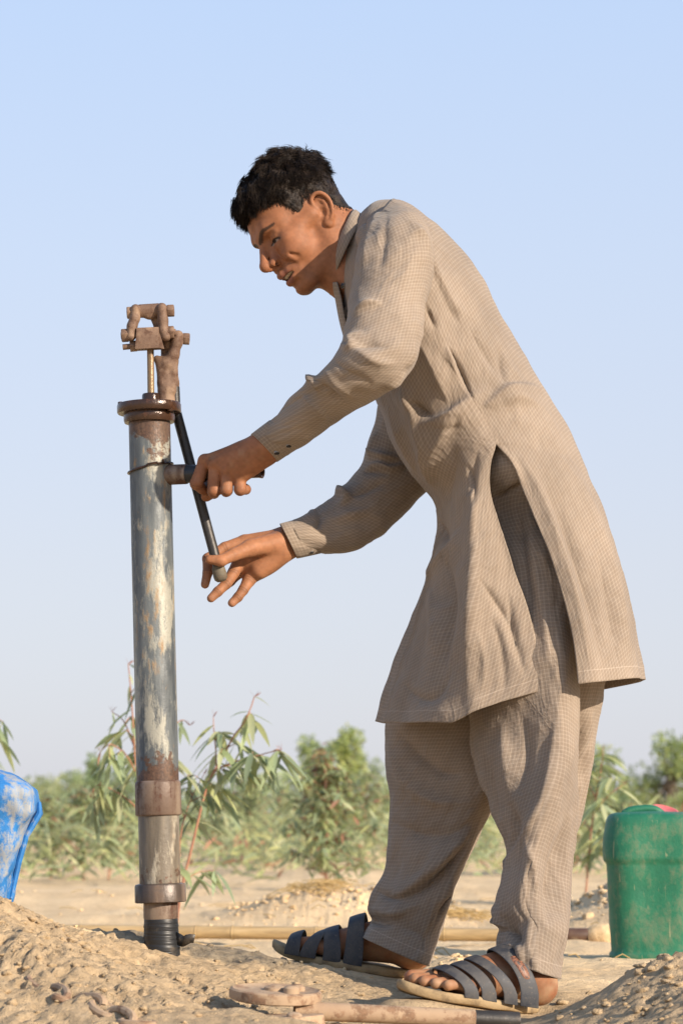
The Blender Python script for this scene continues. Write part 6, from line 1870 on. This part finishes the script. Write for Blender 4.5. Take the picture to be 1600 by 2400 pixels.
# ------------------------------------------------------------------ blue container half buried in the left heap
m_blue = plastic('muddy_blue_plastic', (0.016, 0.105, 0.29), (0.022, 0.23, 0.62), (0.33, 0.33, 0.30), 0.30, (0.42, 0.42, 0.38), 0.7, 0.07)
BY = -0.02
blue = empty('blue_container', tuple(P(-60, 2130, BY))); tag(blue, 'dented muddy blue plastic container leaning in the sand at the left edge', 'container')
prof = [(2190, 10, 0.050), (2105, 27, 0.060), (2020, 45, 0.070), (1960, 62, 0.078), (1905, 94, 0.088), (1880, 93, 0.092), (1848, 88, 0.092), (1830, 72, 0.084), (1812, 40, 0.070), (1800, 5, 0.052), (1793, -40, 0.030)]
pq = np.array(prof, float); yy = np.linspace(2190, 1793, 60)
rr2 = catmull(2190 - pq[:, 0], pq[:, 1:], 2190 - yy); rr2[:, 0] = np.interp(2190 - yy, 2190 - pq[:, 0], pq[:, 1])
n = 80; vv = []
for y_, (xr, hy_) in zip(yy, rr2):
    R_ = P(xr, y_, BY); L_ = P(-230 + 0.25 * (2190 - y_), y_, BY); C = (R_ + L_) / 2; hxx = np.linalg.norm(R_ - L_) / 2
    if y_ < 1815: L_ = P(-150, y_, BY); C = (R_ + L_) / 2; hxx = max(0.01, (R_[0] - L_[0]) / 2)
    for k in range(n):
        t = 2 * math.pi * k / n; c, s = math.cos(t), math.sin(t)
        vv.append(C + np.array([hxx * np.sign(c) * abs(c) ** 0.36, hy_ * np.sign(s) * abs(s) ** 0.36, 0]))
vv = np.array(vv); f = grid_faces(60, n, True).tolist(); f.append(list(range(n))[::-1]); f.append([59 * n + k for k in range(n)])
nq = normals_of(vv, grid_faces(60, n, True)); sgn = np.sign(np.mean(nq[:, 1] * (vv[:, 1] - BY)))
vv = vv + sgn * nq * (0.005 * fbm(vv * 12, 3, 41) + 0.009 * np.abs(fbm(vv * np.array([20, 20, 12]), 2, 42)) - 0.008)[:, None]
ob = mesh_obj('container_body', vv, f, m_blue); put(ob, blue)
# flattened seam along the right edge
mb = MB(); mb.tube([P(x + 1, y, BY - 0.006) for x, y in ((26, 2105), (44, 2020), (61, 1960), (93, 1905), (92, 1880))], [0.004, 0.005, 0.005, 0.006, 0.003], 8)
mb.build('seam', m_blue, blue, smooth=True)

# ------------------------------------------------------------------ bamboo pole lying across
m_bam, nt, b = new_mat('bamboo'); g = N(nt); cc = g.coord('Object')
st = g.mapping(cc, (0.25, 4, 4)); bn = g.noise(st, 18, 4, 0.6)
g.link(g.ramp(bn, [(0.25, (0.26, 0.175, 0.085)), (0.55, (0.43, 0.305, 0.150)), (0.8, (0.52, 0.39, 0.22))]), b.inputs['Base Color']); b.inputs['Roughness'].default_value = 0.45
m_dark, nt, b = new_mat('dark_brown_pole'); g = N(nt); cc = g.coord('Object')
g.link(g.ramp(g.noise(cc, 24, 4, 0.6), [(0.40, (0.075, 0.040, 0.026)), (0.55, (0.10, 0.055, 0.035)), (0.70, (0.28, 0.21, 0.13))]), b.inputs['Base Color']); b.inputs['Roughness'].default_value = 0.5
YB = 2.15
a0, a1 = P(60, 2181, YB + 0.1), P(1412, 2209, YB - 0.1)
pole = empty('bamboo_pole', tuple((a0 + a1) / 2)); tag(pole, 'long yellow bamboo pole lying on the sand behind the man', 'pole')
for q_ in (a0, a1): q_[2] = max(q_[2], gh(q_[0], q_[1]) + 0.015)
axp = a1 - a0; Lp = np.linalg.norm(axp); axp /= Lp
nodes = [0.0, 0.085, 0.26, 0.315, 0.44, 0.50, 0.63, 0.735, 0.80]
prof = []
for i, t in enumerate(nodes):
    h = t * Lp * 1.16
    prof += [(h - 0.010, 0.0162), (h - 0.004, 0.0172), (h, 0.0160), (h + 0.004, 0.0175), (h + 0.010, 0.0163)]
prof = [(h, r) for h, r in prof if h < Lp * 0.93]
mb = MB(); mb.lathe(a0, axp, prof, 20); mb.build('cane', m_bam, pole, smooth=True)
for t in nodes[1:-1]:
    mb = MB(); mb.lathe(a0 + axp * t * Lp * 1.16, axp, [(-0.0025, 0.0166), (-0.001, 0.0182), (0.002, 0.0184), (0.0035, 0.0166)], 20); mb.build('node_ring', m_bam, pole, smooth=True)
mb = MB(); mb.lathe(a0 + axp * prof[-1][0], axp, [(-0.02, 0.0168), (0, 0.0185), (Lp * 0.988 - prof[-1][0], 0.0185), (Lp * 0.99 - prof[-1][0], 0.016)], 20); mb.build('dark_end', m_dark, pole, smooth=True)
mb = MB(); mb.lathe(a0 + axp * Lp * 0.975, axp, [(0, 0.018), (0.010, 0.026), (0.035, 0.032), (0.06, 0.028), (0.075, 0.012)], 18); mb.build('knob', m_sand, pole, smooth=True)

# ------------------------------------------------------------------ rusty things in the foreground
m_fg = rusty('sanded_rust', ((0.32, 0.215, 0.135), (0.42, 0.30, 0.19)), ((0.10, 0.055, 0.035), (0.30, 0.18, 0.105)), None, 0.5, 0, 14, (0.85, 0.95), 0.0)
YD = -0.58
dc = P(645, 2345, YD)
plg = empty('plunger_rod', tuple(dc)); tag(plg, 'sandy rusted pipe with a ridged cast disc at its end in the foreground', 'pump part')
tilt = np.array([0.05, -0.06, 0.99])
def knurled(c, ax, R_, th_, n=72, teeth=29, depth=0.0009):
    mb = MB(); ax = np.array(ax) / np.linalg.norm(ax)
    u = np.array([1.0, 0, 0]); u -= ax * (u @ ax); u /= np.linalg.norm(u); w_ = np.cross(ax, u)
    v = []; prof_ = [(0, R_ * 0.90), (0.002, R_ * 0.985), (th_ * 0.5, R_), (th_ - 0.002, R_ * 0.985), (th_, R_ * 0.93), (th_ - 0.0025, R_ * 0.84), (th_ - 0.003, R_ * 0.5), (th_ - 0.001, R_ * 0.02)]
    for h, r in prof_:
        for k in range(n):
            t = 2 * math.pi * k / n
            r2 = r - (depth * (0.5 + 0.5 * math.cos(teeth * t)) if r > R_ * 0.9 else 0)
            v.append(np.array(c) + ax * h + r2 * (math.cos(t) * u + math.sin(t) * w_))
    f = grid_faces(len(prof_), n, True).tolist(); f.append(list(range(n))[::-1]); f.append([(len(prof_) - 1) * n + k for k in range(n)])
    mb.add(v, f); return mb
rd = 108 / 1593.0
knurled(dc, tilt, rd, 0.017).build('disc', m_fg, plg, smooth=True)
for k, (aa_, rr_) in enumerate(((0.4, 0.5), (5.6, 0.45), (0, 0))):
    p = dc + np.array([math.cos(aa_) * rd * rr_, math.sin(aa_) * rd * rr_, 0.017 - 0.002])
    mb = MB(); mb.lathe(p, tilt, [(-0.004, 0.012 if rr_ else 0.017), (0.004, 0.0115 if rr_ else 0.016), (0.007, 0.008), (0.0075, 0.001)], 16); mb.build('boss', m_fg, plg, smooth=True)
r0_, r1_ = P(690, 2368, YD - 0.03), P(1215, 2392, YD + 0.02)
mb = MB(); mb.tube([r0_, r0_ * 0.5 + r1_ * 0.5, r0_ * 0.2 + r1_ * 0.8], [0.0135, 0.0130, 0.0130], 20); mb.build('pipe', m_fg, plg, smooth=True)
mb = MB(); mb.tube([r0_ * 0.205 + r1_ * 0.795, r1_], [0.0126, 0.0126], 20); mb.build('pipe_dark_end', m_iron, plg, smooth=True)
YP = -0.66
pc = P(640, 2398, YP)
pl = empty('cast_plate', tuple(pc)); tag(pl, 'broken rusted iron plate lying under the ridged disc', 'metal plate')
mb = MB(); out = []
for k in range(18):
    t = 2 * math.pi * k / 18; r = 0.055 * (1 + 0.22 * math.sin(3 * t + 1) + 0.10 * math.sin(7 * t)); out.append((r * math.cos(t) * 1.1, r * math.sin(t)))
vv = [pc + np.array([x, y, 0.010 + 0.10 * x * 0.3]) for x, y in out] + [pc + np.array([x * 1.04, y * 1.04, -0.012 + 0.03 * x]) for x, y in out]
mb.add(vv, [tuple(range(18)), tuple(reversed(range(18, 36)))] + [(k, 18 + k, 18 + (k + 1) % 18, (k + 1) % 18) for k in range(18)])
mb.build('plate_body', m_fg, pl, bevel=0.003)
for k, (x, y) in enumerate(((-0.02, -0.03), (0.03, -0.02))):
    mb = MB(); mb.lathe(pc + np.array([x, y, 0.006]), (0.1, -0.2, 1), [(0, 0.012), (0.008, 0.011), (0.010, 0.007)], 10); mb.build('boss', m_fg, pl, bevel=0.001)
# chain half sunk in the left heap
ch_pts = [(84, 2292), (118, 2318), (146, 2338), (178, 2352), (232, 2352), (262, 2374), (300, 2392), (345, 2396)]
cw_ = []
for k, (x, y) in enumerate(ch_pts):
    best = None
    pp = np.array([P(x, y, Y_) for Y_ in np.linspace(-1.0, -0.35, 120)]); ok_ = np.nonzero(pp[:, 2] >= ground_h(pp[:, 0], pp[:, 1]) - 0.002)[0]
    if len(ok_): best = pp[ok_[-1]]
    cw_.append(best if best is not None else P(x, y, -0.7))
chain = empty('chain', tuple(cw_[0])); tag(chain, 'mud covered chain half sunk in the left sand heap', 'chain')
for k in range(len(cw_) - 1):
    a_, b_ = cw_[k], cw_[k + 1]; d_ = b_ - a_; ln = np.linalg.norm(d_) * 0.5 + 0.010; d_ /= np.linalg.norm(d_); m_ = (a_ + b_) / 2 - np.array([0, 0, 0.003])
    upv = np.array([0, 0, 1.0]) if k % 2 == 0 else np.array([0, -1.0, 0.35]); sdv = np.cross(d_, upv); sdv /= np.linalg.norm(sdv)
    ring_ = []
    for q in range(25):
        t = 2 * math.pi * q / 24; ring_.append(m_ + d_ * ln * np.sign(math.cos(t)) * abs(math.cos(t)) ** 0.75 + sdv * 0.0135 * math.sin(t))
    mb = MB(); mb.tube(ring_, 0.0058, 8, cap=False); mb.build('link', m_fg, chain, smooth=True)
